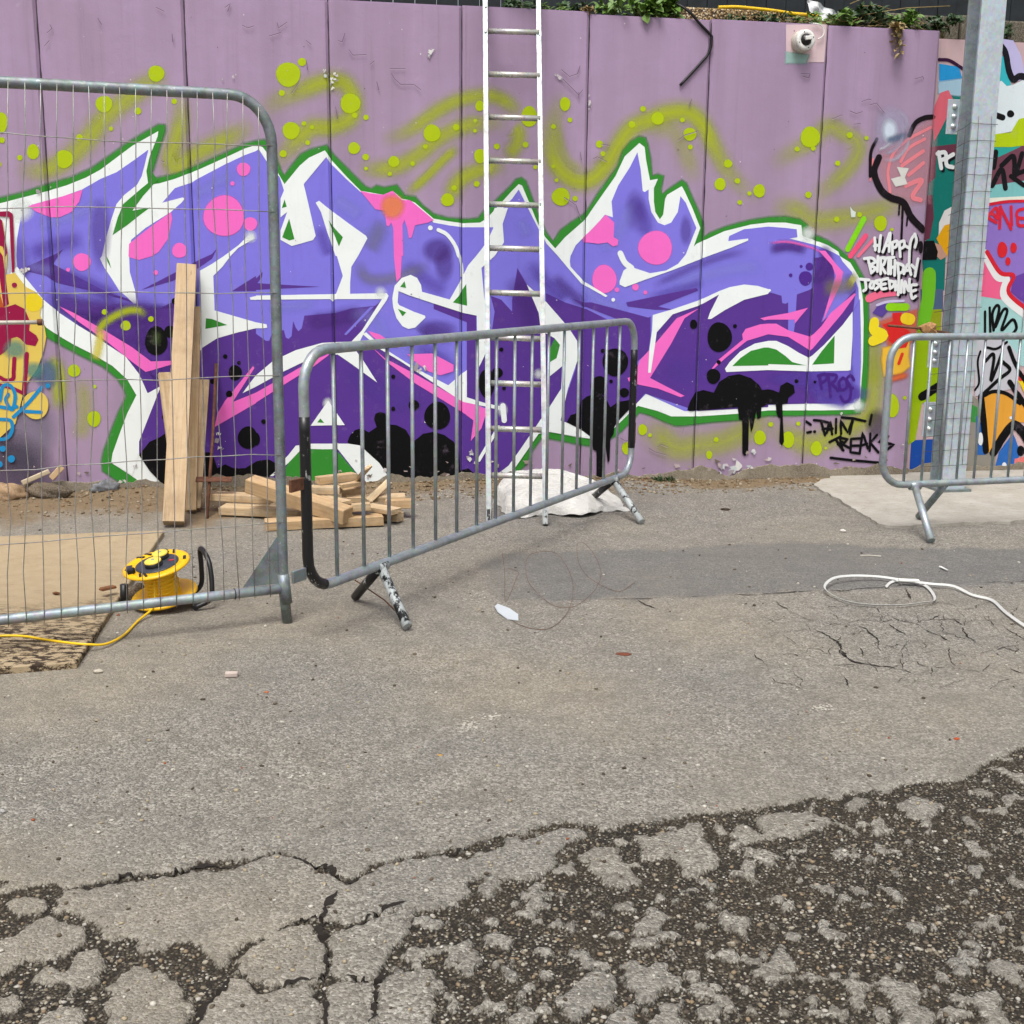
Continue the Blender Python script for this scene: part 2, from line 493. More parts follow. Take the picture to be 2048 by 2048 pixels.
V = np.concatenate([V, OUT]); Fq = np.concatenate([Fq, [[nv0, nv0 + 1, nv0 + 2, nv0 + 3]]])
me.vertices.add(len(V)); me.vertices.foreach_set('co', V.ravel())
me.loops.add(Fq.size); me.loops.foreach_set('vertex_index', Fq.ravel())
me.polygons.add(len(Fq)); me.polygons.foreach_set('loop_start', np.arange(0, Fq.size, 4))
me.polygons.foreach_set('use_smooth', np.ones(len(Fq), bool))
me.update(calc_edges=True); me.validate()
at = me.attributes.new('gmix', 'FLOAT_COLOR', 'POINT')
A = np.concatenate([np.stack([GL, Gd, Gt, Gb], -1).reshape(-1, 4), np.tile([1, 0, .3, 0], (4, 1))])
at.data.foreach_set('color', A.ravel().astype(np.float32))
M_GROUND = mat_ground()
ground = tag(new_obj('ground', me, None, M_GROUND), 'worn grey asphalt yard with a dark broken patch in front', kind='structure')

def ground_z(x, y):
    j = (1 / 1.45 - 1 / y) / (1 / 1.45 - 1 / 9.6) * (NR - 1)
    i = (x / (y * .95 + .55) + .78) / 1.56 * (NCOL - 1)
    j = int(np.clip(round(j), 0, NR - 1)); i = int(np.clip(round(i), 0, NCOL - 1))
    return float(GZ[j, i]), float(GL[j, i]), float(Gd[j, i])

# cracks: ragged dark fissures following the asphalt
M_CRACK = simple('crack_dirt', (44, 36, 29), .95, k=.5, var=.3, scale=60)
def crack(s, w0=.006):
    w0 *= .42
    P = catmull([Vector((*p, 0)) for p in g2(s)], 14)
    bm = bmesh.new(); prev = None
    ph = random.random() * 50
    wob = lambda d, f, k: float(fbm(np.array(d * f + ph), np.array(ph * .7 + k), 3)) - .5
    dist = 0.0
    for i, p in enumerate(P):
        t = (P[min(i + 1, len(P) - 1)] - P[max(i - 1, 0)]).normalized(); nn = Vector((-t.y, t.x, 0))
        if i: dist += (p - P[i - 1]).length
        q = p + nn * (wob(dist, 30, 0) * .020 + wob(dist, 9, 3) * .03)
        end = min(1, (i + .2) / 8, (len(P) - i - .8) / 8)
        base_w = w0 * max(.12, .75 + wob(dist, 14, 5) * 3.2)
        wa = base_w * max(.15, 1 + wob(dist, 75, 8) * 2.6) * end; wb = base_w * max(.15, 1 + wob(dist, 75, 13) * 2.6) * end
        z = ground_z(q.x, q.y)[0] + .0025
        a = bm.verts.new((*(q + nn * wa)[:2], z)); b = bm.verts.new((*(q - nn * wb)[:2], z))
        if prev: bm.faces.new((prev[0], a, b, prev[1]))
        prev = (a, b)
    bmesh.ops.recalc_face_normals(bm, faces=bm.faces)
    for f in bm.faces:
        if f.normal.z < 0: f.normal_flip()
    from_bm('crack', bm, M_CRACK, ground)
for s_, w_ in [("f 0,832 200,825 420,818 620,805 810,798 900,800 1000,785 1150,778 1280,765", .007), ("f 1650,750 1780,748 1932,742 2100,735", .006), ("e 1200,852 1450,848 1650,838 1932,835", .005),
    ("f 520,855 600,910 700,955 790,990", .006), ("f 470,1065 560,1030 660,1025 750,1012 790,1000", .004), ("f 750,1015 810,1045 870,1085 890,1125 940,1180 1010,1210 1110,1225 1230,1245 1330,1280", .009),
    ("f 860,1130 900,1150 930,1180", .014), ("f 790,995 900,990 1000,1000 1050,1030 1110,1075 1090,1115", .006), ("f 1110,1085 1180,1115 1250,1140", .005), ("f 1130,900 1180,945 1230,965 1300,980 1380,1025 1470,1060 1520,1085", .007),
    ("f 1160,985 1220,1020 1300,1075", .006), ("f 1240,1245 1225,1180 1270,1100 1290,1080", .004), ("f 1520,1085 1620,1100 1680,1110 1760,1140 1830,1180", .005), ("f 1520,950 1570,1000 1620,1060 1660,1100", .007),
    ("f 1350,960 1500,955 1620,965 1800,960 1932,965", .004), ("f 1760,1140 1850,1115 1932,1110", .005), ("f 1800,990 1870,1030 1932,1085", .004), ("f 400,1150 450,1190 490,1220", .005),
    ("f 1235,780 1260,800 1290,850", .014), ("f 560,1045 620,1085 670,1120", .004), ("f 700,1215 850,1222 990,1215", .005), ("f 1850,1240 1900,1260 1960,1270", .016),
    ("f 1020,945 1100,945 1170,950", .003), ("f 830,920 880,955 950,970", .003), ("f 1380,880 1420,895", .004), ("e 1670,835 1730,870 1800,905", .006),
    ("f 1560,775 1680,830 1790,840 1880,850", .004), ("f 450,1000 560,960 640,950", .003)]:
    crack(s_, w_)

for s_, w_ in (("a 400,1158 560,1135 700,1092 860,1072 1000,1065 1150,1025 1290,1020 1440,1000 1570,955 1700,992 1830,1042 1925,1098 b 60,1112 210,1022 400,975 600,955 760,930", .016), ("b -10,1368 100,1352 250,1285 380,1235", .014), ("a 1560,1405 1640,1360 1700,1335 1800,1345 1920,1352", .010), ("a 1930,1180 1860,1260 1830,1330 1800,1400 1855,1500 1880,1590 1815,1690", .016),
               ("a 1350,1610 1410,1665 1495,1728 1600,1712 1800,1690", .018), ("b 0,1662 100,1680 205,1690", .012), ("b 250,1585 215,1660 195,1720 190,1820 165,1930", .016), ("a 1815,1700 1845,1800 1828,1960", .018), ("a 1300,1660 1240,1770 1150,1880 1080,1960", .02), ("a 1130,1430 1160,1400 1220,1400", .010)):
    crack(s_, w_)
_nd = {}                                    # fine closed network of hairline cracks on the right
for j in range(6):
    for i in range(13):
        _nd[i, j] = (430 + i * 130 + random.uniform(-38, 38) + j * 18, 870 + j * 88 + (26 if i % 2 else -10) + random.uniform(-22, 22))
for (i, j), p in _nd.items():
    for q in ((i + 1, j), (i, j + 1) if (i + j) % 2 else None):
        if q in _nd and random.random() < (.72 if i > 2 and j < 5 else .4):
            c_ = _nd[q]; n_ = 4
            pts = ['%.0f,%.0f' % (p[0] + (c_[0] - p[0]) * k / n_ + (random.uniform(-10, 10) if 0 < k < n_ else 0), p[1] + (c_[1] - p[1]) * k / n_ + (random.uniform(-8, 8) if 0 < k < n_ else 0)) for k in range(n_ + 1)]
            crack('f ' + ' '.join(pts), random.uniform(.0022, .0040))
M_SPLASH = simple('dried_plaster', (206, 200, 186), .9, var=.2, scale=60, k=.66)
def splash(t, x, y, r, n):
    bm = bmesh.new()
    for _ in range(n):
        a0 = random.uniform(0, 6.28); d = r * random.random() ** .7
        c = gnd(*px(t, x + d * math.cos(a0) * 1.4, y + d * math.sin(a0) * .55)); q = random.uniform(.0015, .006)
        z = ground_z(c.x, c.y)[0] + .0022 + random.random() * .0006
        vs = [bm.verts.new((c.x + q * random.uniform(.5, 1.3) * math.cos(k * 1.05), c.y + q * random.uniform(.5, 1.3) * math.sin(k * 1.05), z)) for k in range(6)]
        bm.faces.new(vs)
    from_bm('plaster_splash', bm, M_SPLASH, ground)
for a in (('b', 720, 245, 55, 60), ('b', 850, 195, 45, 50), ('c', 800, 145, 50, 26), ('f', 800, 1465, 50, 30), ('e', 370, 730, 70, 50), ('e', 760, 830, 60, 45), ('a', 1680, 525, 50, 18), ('f', 250, 1590, 60, 22), ('e', 1780, 370, 60, 30)):
    splash(*a)

# the pale concrete pad at the foot of the steel post
def mat_concrete(name, a=(208, 203, 192), b=(178, 172, 160), k=.64):
    s = NT(name); s.geo()
    col = s.mix(s.ramp(s.noise(4, 6, .7), [(.3, 0.0), (.7, 1.0)]), alb(b, k), alb(a, k))
    col = s.mix(s.ramp(s.noise(38, 6, .8, s.mapv((.5, 1.6, 1))), [(.54, 0.0), (.64, .6)]), col, alb((126, 112, 92), k))
    col = s.mix(s.ramp(s.noise(130, 3), [(.4, 0.0), (.7, .3)]), col, alb((228, 220, 204), k))
    return s.fin(col, .9, 0, s.bump(s.noise(60, 5, .7), .5, .006), .25)
M_CONC = mat_concrete('pad_concrete')
bm = bmesh.new()
P = [Vector((*p, 0)) for p in g2(PAD)]
PP = []
for a, b in zip(P, P[1:] + P[:1]):
    n_ = max(1, int((b - a).length / .05))
    for i in range(n_): PP.append(a.lerp(b, i / n_) + Vector((random.uniform(-.012, .012), random.uniform(-.02, .02), 0)))
top = [bm.verts.new((p.x, p.y, .015)) for p in PP]; bot = [bm.verts.new((p.x * 1.0, p.y, -.02)) for p in PP]
bm.faces.new(top)
for i in range(len(PP)):
    j = (i + 1) % len(PP); bm.faces.new((top[i], bot[i], bot[j], top[j]))
bmesh.ops.recalc_face_normals(bm, faces=bm.faces); bmesh.ops.triangulate(bm, faces=[f for f in bm.faces if len(f.verts) > 4])
tag(from_bm('concrete_pad', bm, M_CONC), kind='structure')

# stones -----------------------------------------------------------------
def stone_mesh(items, name, mat, kind='stuff'):
    """items: (x,y,z,r,colour) -> one mesh of little angular stones"""
    ico = bmesh.new(); bmesh.ops.create_icosphere(ico, subdivisions=1, radius=1)
    bv = np.array([v.co[:] for v in ico.verts]); bf = np.array([[v.index for v in f.verts] for f in ico.faces]); ico.free()
    n = len(items); it = np.array([i[:4] for i in items]); cols = np.array([i[4] for i in items])
    sc = rng.uniform(.6, 1.25, (n, 1, 3)) * np.array([1, 1, .62])
    jit = 1 + rng.uniform(-.28, .28, (n, len(bv), 1))
    an = rng.uniform(0, 6.28, n); ca, sa = np.cos(an), np.sin(an)
    v = bv[None] * sc * jit
    v = np.stack([v[..., 0] * ca[:, None] - v[..., 1] * sa[:, None], v[..., 0] * sa[:, None] + v[..., 1] * ca[:, None], v[..., 2]], -1)
    v = v * it[:, 3][:, None, None] + it[:, None, :3]
    f = bf[None] + (np.arange(n) * len(bv))[:, None, None]
    me = bpy.data.meshes.new(name); v = v.reshape(-1, 3); f = f.reshape(-1, 3)
    me.vertices.add(len(v)); me.vertices.foreach_set('co', v.ravel())
    me.loops.add(f.size); me.loops.foreach_set('vertex_index', f.ravel())
    me.polygons.add(len(f)); me.polygons.foreach_set('loop_start', np.arange(0, f.size, 3)); me.update(calc_edges=True)
    at = me.attributes.new('Col', 'FLOAT_COLOR', 'POINT')
    cc = np.repeat(np.concatenate([cols, np.ones((n, 1))], 1), len(bv), 0); at.data.foreach_set('color', cc.ravel().astype(np.float32))
    o = new_obj(name, me, None, mat)
    return o
def mat_vcol(name, rough=.85):
    s = NT(name); s.geo(); c = s.attr('Col', 'Color')
    return s.fin(s.mix(s.ramp(s.noise(120, 3), [(.35, 0.0), (.7, .3)]), c, s.mix(1.0, c, (.5, .48, .45), 'MULTIPLY')), rough, 0, None, .25)
M_STONE = mat_vcol('stone_grit')
PAL = [alb(c, .55) for c in ((196, 186, 168), (158, 146, 126), (128, 116, 100), (214, 208, 196), (172, 150, 122), (104, 94, 82))]
items = []
for _ in range(26000):                         # stones standing in the worn patch
    y = 1 / random.uniform(1 / 4.6, 1 / 1.6); x = random.uniform(-.6, .62) * (y * .95 + .3)
    z, L, d = ground_z(x, y)
    if L < -.008 and len(items) < 9000:
        r_ = random.choice((.0024, .0032, .004, .005, .0066))
        items.append((x, y, z + r_ * .2, r_, random.choices(PAL, (5, 5, 4, 2, 4, 4))[0]))
tag(stone_mesh(items, 'exposed_aggregate', M_STONE), 'small stones standing out of the dark worn asphalt', kind='stuff')
items = []
for _ in range(5200):
    s_ = random.uniform(-3.4, 2.1); dw = random.random() ** 1.9 * (.6 if s_ < -1 else .42) + .02
    dens = .38 if s_ < -1.5 else (.75 if -.6 < s_ < 1.6 else .45)
    if random.random() > dens * (.5 + float(fbm(np.array(s_ * 3.), np.array(dw * 4))) ): continue
    p = wall_pt(s_, 0, -dw); z = ground_z(p.x, p.y)[0]; r_ = random.choice((.003, .004, .006, .008, .012))
    items.append((p.x, p.y, z + r_ * .25, r_, random.choice([alb(c, .6) for c in ((168, 150, 122), (146, 126, 100), (122, 104, 82), (196, 182, 158), (150, 120, 88), (160, 144, 118))])))
tag(stone_mesh(items, 'gravel', M_STONE), 'loose brown gravel and crumbs along the foot of the wall', kind='stuff')
items = []
for _ in range(2600):
    y = 1 / random.uniform(1 / 7.4, 1 / 1.8); x = random.uniform(-.6, .6) * (y * .95 + .3)
    z, L, d = ground_z(x, y)
    if L < .01: continue
    r_ = random.choice((.002, .0025, .003, .004, .0055)) * (1 + y * .06)
    items.append((x, y, z + r_ * .3, r_, random.choices([alb(c, .6) for c in ((226, 220, 206), (196, 180, 150), (120, 106, 88), (176, 96, 60), (90, 78, 64))], (5, 5, 3, .5, 3))[0]))
tag(stone_mesh(items, 'loose_grit', M_STONE), 'pale grit scattered over the grey asphalt', kind='stuff')

# ------------------------------------------------------------------ walls
def mat_panel(name, rgb, streak=.5):
    s = NT(name); c = alb(rgb)
    col = s.mix(s.ramp(s.noise(.9, 4, .6, s.mapv((5, 5, .35))), [(.3, 0.0), (.7, 1.0)]), tuple(v * .86 for v in c), tuple(min(1, v * 1.06) for v in c))
    col = s.mix(s.ramp(s.noise(1.7, 5, .65), [(.4, 0.0), (.72, .6 * streak)]), col, alb((150, 130, 142)))
    col = s.mix(s.ramp(s.noise(1.3, 6, .7, s.mapv((14, 14, .5))), [(.56, 0.0), (.7, .35)]), col, alb((140, 122, 138)))
    col = s.mix(s.ramp(s.noise(7, 6, .8), [(.62, 0.0), (.72, .3)]), col, alb((205, 190, 204)))
    col = s.mix(s.ramp(s.noise(55, 3, .8), [(.72, 0.0), (.76, .7)]), col, alb((226, 220, 226)))
    col = s.mix(s.ramp(s.noise(48, 4, .8), [(.25, .6), (.29, 0.0)]), col, alb((98, 80, 98)))
    hgt = s.math('ADD', s.noise(5, 5, .6), s.math('MULTIPLY', s.ramp(s.vor(9, 'DISTANCE_TO_EDGE', vec=s.mix(.12, s.pos, s.n('TexNoise').outputs['Color'])), [(0, 0.0), (.03, 1.0)]), 0.0))
    b = s.bump(hgt, .35, .012)
    b = s.bump(s.noise(120, 3), .22, .003, b)
    return s.fin(col, .55, 0, b, .35)
M_PANEL = mat_panel('lilac_wall_paint', (177, 151, 182))
M_PANEL2 = mat_panel('pink_wall_paint', (222, 190, 192))
M_RAW = mat_concrete('raw_concrete', (158, 146, 126), (104, 92, 76), .6)
M_SEAL = simple('joint_sealant', (58, 48, 58), .7, var=.4, scale=30)
GW, GC, GDEP = .019, .0030, .013           # groove half width, gap half width, chamfer depth
def panel_mesh(name, s0, s1, z0, z1, y=0.0, thick=.16, ends=(True, True)):
    prof = [(s0 + GC, y + thick), (s0 + GC, y + GDEP), (s0 + GW, y), (s1 - GW, y), (s1 - GC, y + GDEP), (s1 - GC, y + thick)]
    bm = bmesh.new()
    lo = [bm.verts.new((a, b, z0)) for a, b in prof]; hi = [bm.verts.new((a, b, z1)) for a, b in prof]
    for i in range(5): bm.faces.new((lo[i], lo[i + 1], hi[i + 1], hi[i]))
    bm.faces.new(hi); bm.faces.new(list(reversed(lo))); bm.faces.new((lo[5], lo[0], hi[0], hi[5]))
    te = [e for e in bm.edges if all(abs(v.co.z - z1) < 1e-6 for v in e.verts) and all(v.co.y < y + .001 for v in e.verts)]
    bmesh.ops.bevel(bm, geom=te, offset=.008, segments=2, affect='EDGES')
    bmesh.ops.recalc_face_normals(bm, faces=bm.faces)
    return bm
wall = thing('retaining_wall', 'long lilac concrete panel wall covered by a purple, white and green graffiti piece', 'wall', WO, WTH)
for i, (a, b) in enumerate(zip(JOINTS, JOINTS[1:])):
    o = from_bm('panel', panel_mesh('panel', a, b, -.12, WH + (.016, -.006, .004, .012, 0, .006, .01, -.004, .003, 0)[i]), M_PANEL, wall)
for s_ in JOINTS[1:-1]:
    bm = bmesh.new()
    pts = []
    for k in range(60):
        z = -.1 + (WH + .08) * k / 59
        pts.append((s_ + random.uniform(-.0015, .0015), .0175 + random.uniform(-.002, .002), z))
    add_tube(bm, pts, [.0065 + random.uniform(-.002, .002) for _ in pts], 6)
    from_bm('joint_sealant', bm, M_SEAL, wall)
# broken bare strip at the foot of the wall
def plinth(s0, s1, y, parent, hmax=.075):
    bm = bmesh.new(); prev = None; n = int((s1 - s0) / .02)
    for i in range(n + 1):
        s_ = s0 + (s1 - s0) * i / n
        h = .02 + hmax * float(fbm(np.array(s_ * 4 + 3.), np.array(2.)))**1.3 * 1.6 + random.uniform(-.006, .006)
        d = .007 + .012 * float(fbm(np.array(s_ * 9.), np.array(7.)))
        cur = [bm.verts.new((s_, y - d - .02, -.08)), bm.verts.new((s_, y - d - .004, h * .5)), bm.verts.new((s_, y - d * .8, h)), bm.verts.new((s_, y + .01, h + .006))]
        if prev:
            for k in range(3): bm.faces.new((prev[k], cur[k], cur[k + 1], prev[k + 1]))
        prev = cur
    bmesh.ops.recalc_face_normals(bm, faces=bm.faces)
    return from_bm('bare_footing', bm, M_RAW, parent)
plinth(-4.3, 2.77, 0, wall)
M_WEATHER = simple('weathered_coping', (214, 200, 206), .8, var=.25, scale=30)
wall2 = thing('side_wall', 'pink concrete wall with many-coloured graffiti behind the steel post', 'wall', WO, WTH)
WB2 = .06
for a, b in ((2.786, 3.60), (3.60, 4.40), (4.40, 5.2), (5.2, 6.0)):
    from_bm('panel', panel_mesh('panel', a, b, -.12, WH - .035, WB2), M_PANEL2, wall2)
plinth(2.80, 5.9, WB2, wall2, .05)
# ------------------------------------------------------------------ spray paint on the walls
GREEN, WHITE, PERI, DEEP = (58, 146, 52), (250, 256, 254), (136, 127, 234), (94, 58, 152)
VIOL, PINK, BLACK, LIME = (104, 76, 186), (255, 116, 208), (9, 9, 11), (184, 206, 22)
def mat_paint(name, soft):
    s = NT(name); s.geo()
    a = s.n('Attribute', attribute_name='Col')
    c = a.outputs['Color']
    col = s.mix(s.ramp(s.noise(3, 5, .65), [(.35, 0.0), (.75, .09)]), c, s.mix(1.0, c, (.62, .6, .64), 'MULTIPLY'))
    col = s.mix(s.ramp(s.noise(11, 6, .8), [(.58, 0.0), (.74, .22)]), col, alb((176, 158, 178)))
    col = s.mix(s.ramp(s.noise(1.6, 5, .7, s.mapv((12, 12, .6))), [(.56, 0.0), (.72, .16)]), col, s.mix(1.0, col, (.6, .58, .62), 'MULTIPLY'))
    col = s.mix(s.ramp(s.noise(46, 4, .8), [(.705, 0.0), (.74, .45)]), col, alb((196, 184, 192)))
    col = s.mix(s.ramp(s.noise(52, 4, .8), [(.24, .5), (.28, 0.0)]), col, alb((70, 60, 66)))
    b = s.bump(s.noise(5, 5, .6), .3, .012)
    b = s.bump(s.noise(120, 3), .2, .003, b)
    s.fin(col, .62, 0, b, .14)
    if soft:
        tr = s.n('BsdfTransparent'); mx = s.n('MixShader')
        grain = s.noise(260, 2, .7)
        al = s.math('MULTIPLY_ADD', s.math('SUBTRACT', grain, .5), s.math('MULTIPLY', s.math('MULTIPLY', a.outputs['Alpha'], s.math('SUBTRACT', 1.0, a.outputs['Alpha'])), 2.2), a.outputs['Alpha'], clamp=True)
        s.l(al, mx.inputs[0]); s.l(tr.outputs[0], mx.inputs[1]); s.l(s.b.outputs[0], mx.inputs[2]); s.l(mx.outputs[0], s.out.inputs['Surface'])
    return s.m
M_PAINT, M_SPRAY = mat_paint('spray_paint', False), mat_paint('spray_mist', True)

class Paint:
    """flat paint layers on a wall; every shape keeps its real place (s along the wall, z up)"""
    STEP = .0006
    def __init__(s, parent, back=0.0, joints=JOINTS):
        s.par, s.back, s.joints = parent, back, joints
        s.hard, s.softs = [], []
    def W(s, p): return Vector(wall_sz(p[0], p[1], s.back))
    def ppm(s, p):
        return (s.W((p[0] + 4, p[1])) - s.W((p[0] - 4, p[1]))).length / 8
    def poly(s, layer, col, txt, t='n', feather=0, alpha=1.0):
        pts = [s.W(p) for p in parse(txt, t)]
        if feather or alpha < 1: s.softs.append(('poly', layer, col, pts, feather * .265 * s.ppm(parse(txt, t)[0]), alpha))
        else: s.hard.append(('poly', layer, col, pts))
    def dot(s, layer, col, t, x, y, r, ry=None, feather=0.0, alpha=1.0):
        ry = ry or r
        k = TILES[t][2]
        n = 28 if r * k > 8 else 14
        ph = random.random() * 6
        W = lambda q: s.W(px(t, x + math.cos(2 * math.pi * i / n) * r * q, y + math.sin(2 * math.pi * i / n) * ry * q))
        ring = []
        for i in range(n):
            wob = 1 + .025 * math.sin(3 * 2 * math.pi * i / n + ph)
            ring.append((W(wob), W(wob * (1 + feather))))
        if feather or alpha < 1: s.softs.append(('disc', layer, col, s.W(px(t, x, y)), ring, alpha))
        else: s.hard.append(('poly', layer, col, [a for a, b in ring]))
    def dots(s, layer, col, t, txt, **kw):
        for tok in txt.split():
            v = [float(q) for q in tok.split(',')]
            s.dot(layer, col, t, v[0], v[1], v[2], v[3] if len(v) > 3 else None, **kw)
    def stroke(s, layer, col, txt, w_, t='n', soft=False, alpha=1.0, taper=0.0, off=(0, 0), smooth=True):
        P0 = parse(txt, t)
        tt = t if t != 'n' else txt.split()[0].lstrip('t')
        k = TILES.get(tt, (0, 0, 1))[2]
        P = [s.W((p[0] + off[0] * k, p[1] + off[1] * k)) for p in P0]
        hw = w_ * k * s.ppm(P0[0]) / 2
        if smooth and len(P) > 2: P = [Vector((q.x, q.y)) for q in catmull([Vector((p.x, p.y, 0)) for p in P], 7)]
        else:
            P = [P[i].lerp(P[i + 1], j / 4) for i in range(len(P) - 1) for j in range(4)] + [P[-1]]
        (s.softs if soft or alpha < 1 else s.hard).append(('stroke', layer, col, P, hw, alpha, taper, soft))
    def build(s, name, label):
        for lst, mat, nm in ((s.hard, M_PAINT, name), (s.softs, M_SPRAY, name + '_mist')):
            if not lst: continue
            bm = bmesh.new(); cl = bm.verts.layers.float_color.new('Col')
            seq = {}
            def V(p, layer, col, a=1.0, e=0.0):
                v = bm.verts.new((p[0], s.back - .0012 - layer * s.STEP - lift - e, p[1])); v[cl] = (*alb(col), a); return v
            for it in lst:
                kind, layer, col = it[:3]
                seq[layer] = seq.get(layer, 0) + 1; lift = seq[layer] * 1.6e-5
                if kind == 'poly':
                    n0 = len(it[3])
                    cv, _, cf = delaunay_2d_cdt([Vector(p) for p in it[3]], [(i, (i + 1) % n0) for i in range(n0)], [], 1, 1e-6)[:3]
                    cvs = [V(p, layer, col, it[5] if len(it) > 5 else 1) for p in cv]
                    for q in cf:
                        try: bm.faces.new([cvs[i] for i in q])
                        except ValueError: pass
                    vs = [V(p, layer, col, it[5]) for p in it[3]] if len(it) > 5 and it[4] > 0 else []
                    if len(it) > 5 and it[4] > 0:
                        n = len(vs); ar = sum(it[3][i].x * it[3][(i + 1) % n].y - it[3][(i + 1) % n].x * it[3][i].y for i in range(n))
                        sg = 1 if ar > 0 else -1; out = []
                        for i in range(n):
                            e1 = (it[3][i] - it[3][i - 1]); e2 = (it[3][(i + 1) % n] - it[3][i])
                            e1 = e1.normalized() if e1.length > 1e-9 else e1; e2 = e2.normalized() if e2.length > 1e-9 else e2
                            t_ = e1 + e2
                            t_ = t_.normalized() if t_.length > 1e-6 else e1
                            out.append(V(it[3][i] + Vector((t_.y, -t_.x)) * sg * it[4], layer, col, 0))
                        for i in range(n):
                            j = (i + 1) % n
                            try: bm.faces.new((vs[i], out[i], out[j], vs[j]))
                            except ValueError: pass
                elif kind == 'disc':
                    c0, ring, al = it[3], it[4], it[5]
                    c = V(c0, layer, col, al); A_ = [V(a, layer, col, al) for a, b in ring]; B_ = [V(b, layer, col, 0) for a, b in ring]
                    for i in range(len(ring)):
                        j = (i + 1) % len(ring); bm.faces.new((c, A_[i], A_[j])); bm.faces.new((A_[i], B_[i], B_[j], A_[j]))
                else:
                    P, hw, al, tp, soft = it[3:]
                    prof = [(-1.7, 0), (-1.1, .22), (-.6, .72), (0, 1), (.6, .72), (1.1, .22), (1.7, 0)] if soft else [(-1, 1), (0, 1), (1, 1)]
                    rows = []; n = len(P)
                    for i, p in enumerate(P):
                        t_ = P[min(i + 1, n - 1)] - P[max(i - 1, 0)]
                        t_ = t_.normalized() if t_.length > 1e-9 else Vector((1, 0)); nn = Vector((-t_.y, t_.x))
                        u = i / max(1, n - 1)
                        wd = hw * (1 - tp * u) * (1 + random.uniform(-.03, .03))
                        ea = 1.0
                        if soft: ea = min(1, u * 5 + .0, (1 - u) * 5 + .0)
                        rows.append([V(p + nn * (o * wd), layer, col, a * al * ea, i * 3e-6) for o, a in prof])
                    for A_, B_ in zip(rows, rows[1:]):
                        for k in range(len(prof) - 1): bm.faces.new((A_[k], A_[k + 1], B_[k + 1], B_[k]))
                    if not soft:                       # round caps
                        for end, row, pt in ((0, rows[0], P[0]), (1, rows[-1], P[-1])):
                            q = P[1] if end == 0 else P[-2]
                            d = (pt - q)
                            if d.length < 1e-9: continue
                            d.normalize(); nn = Vector((-d.y, d.x)); w2 = hw * (1 - tp * end)
                            fan = [V(pt + (nn * math.cos(math.pi * k / 6) + d * math.sin(math.pi * k / 6)) * w2, layer, col, al) for k in range(7)]
                            bm.faces.new(fan)
            # follow the panel joints: the paint runs into the chamfers and stops at the gap
            for J in s.joints:
                for off in (-GW, -GC, GC, GW):
                    bmesh.ops.bisect_plane(bm, geom=bm.verts[:] + bm.edges[:] + bm.faces[:], plane_co=(J + off, 0, 0), plane_no=(1, 0, 0), dist=1e-6)
                kill = [f for f in bm.faces if abs(f.calc_center_median().x - J) < GC]
                bmesh.ops.delete(bm, geom=kill, context='FACES')
                for v in bm.verts:
                    d = abs(v.co.x - J)
                    if d < GW: v.co.y += GDEP * min(1, (GW - d) / (GW - GC))
            for f in bm.faces:
                if f.normal.y > 0: f.normal_flip()
            bm.normal_update()
            bmesh.ops.recalc_face_normals(bm, faces=bm.faces)
            for f in bm.faces:
                if f.normal.y > 0: f.normal_flip()
            tag(from_bm(nm, bm, mat, s.par), label + (' (soft sprayed mist)' if mat is M_SPRAY else ''))
        s.hard, s.softs = [], []

# --- background swirls and dots in lime
P = Paint(wall)
YG = (190, 202, 36)
for tx, w_, al in [
    ("1 1300,600 1150,620 950,760 780,900 640,1080 480,1220 300,1290 100,1260", 120, .7), ("1 1340,650 1370,850 1330,1050 1280,1200 1340,1270 1450,1180 1600,1100 1800,1000 1932,930", 110, .7),
    ("2 0,860 150,770 350,680 520,620 650,620 720,700 740,800 700,900 560,960 420,970 300,1070 200,1180 100,1260", 110, .75), ("2 930,1070 1150,990 1350,850 1500,770 1650,730 1800,730 1932,800 2000,900", 90, .7),
    ("2 760,1250 900,1280 1080,1250 1250,1150 1400,1030 1550,960 1700,930 1932,920", 100, .7), ("2 1120,1480 1280,1340 1420,1200 1540,1100", 60, .75), ("2 1440,1540 1530,1370 1680,1290 1900,1230", 100, .75),
    ("3 450,720 350,820 300,1000 310,1180 380,1300 500,1370 620,1340 720,1230 800,1100 900,970 1050,900 1200,850 1350,860 1450,960 1520,1100 1620,1280 1750,1420 1900,1530", 110, .8),
    ("3 330,900 370,1100 440,1230 560,1280", 60, .35), ("3 1000,980 1200,980 1300,1130 1400,1400", 110, .35), ("3 0,950 50,1000 30,1100 -60,1200", 90, .7),
    ("4 0,1260 150,1170 320,1070 450,960 560,1000 680,1080 660,1200 560,1320 420,1440 320,1540", 100, .55), ("4 0,1560 200,1580 350,1660 600,1640 850,1580 1100,1520", 120, .55),
    ("5 350,770 430,850 450,1000 440,1180", 90, .75), ("5 620,900 640,1200 590,1400", 100, .4), ("7 960,1270 1100,1350 1250,1450 1400,1430 1600,1400 1850,1290 1990,1310", 150, .55),
    ("8 0,1280 150,1350 300,1420 450,1380 650,1280 780,1150 800,900 800,650", 130, .6), ("8 760,500 800,800 790,1000", 110, .5)]:
    P.stroke(0, YG, tx, w_ * 1.3, soft=True, alpha=al)
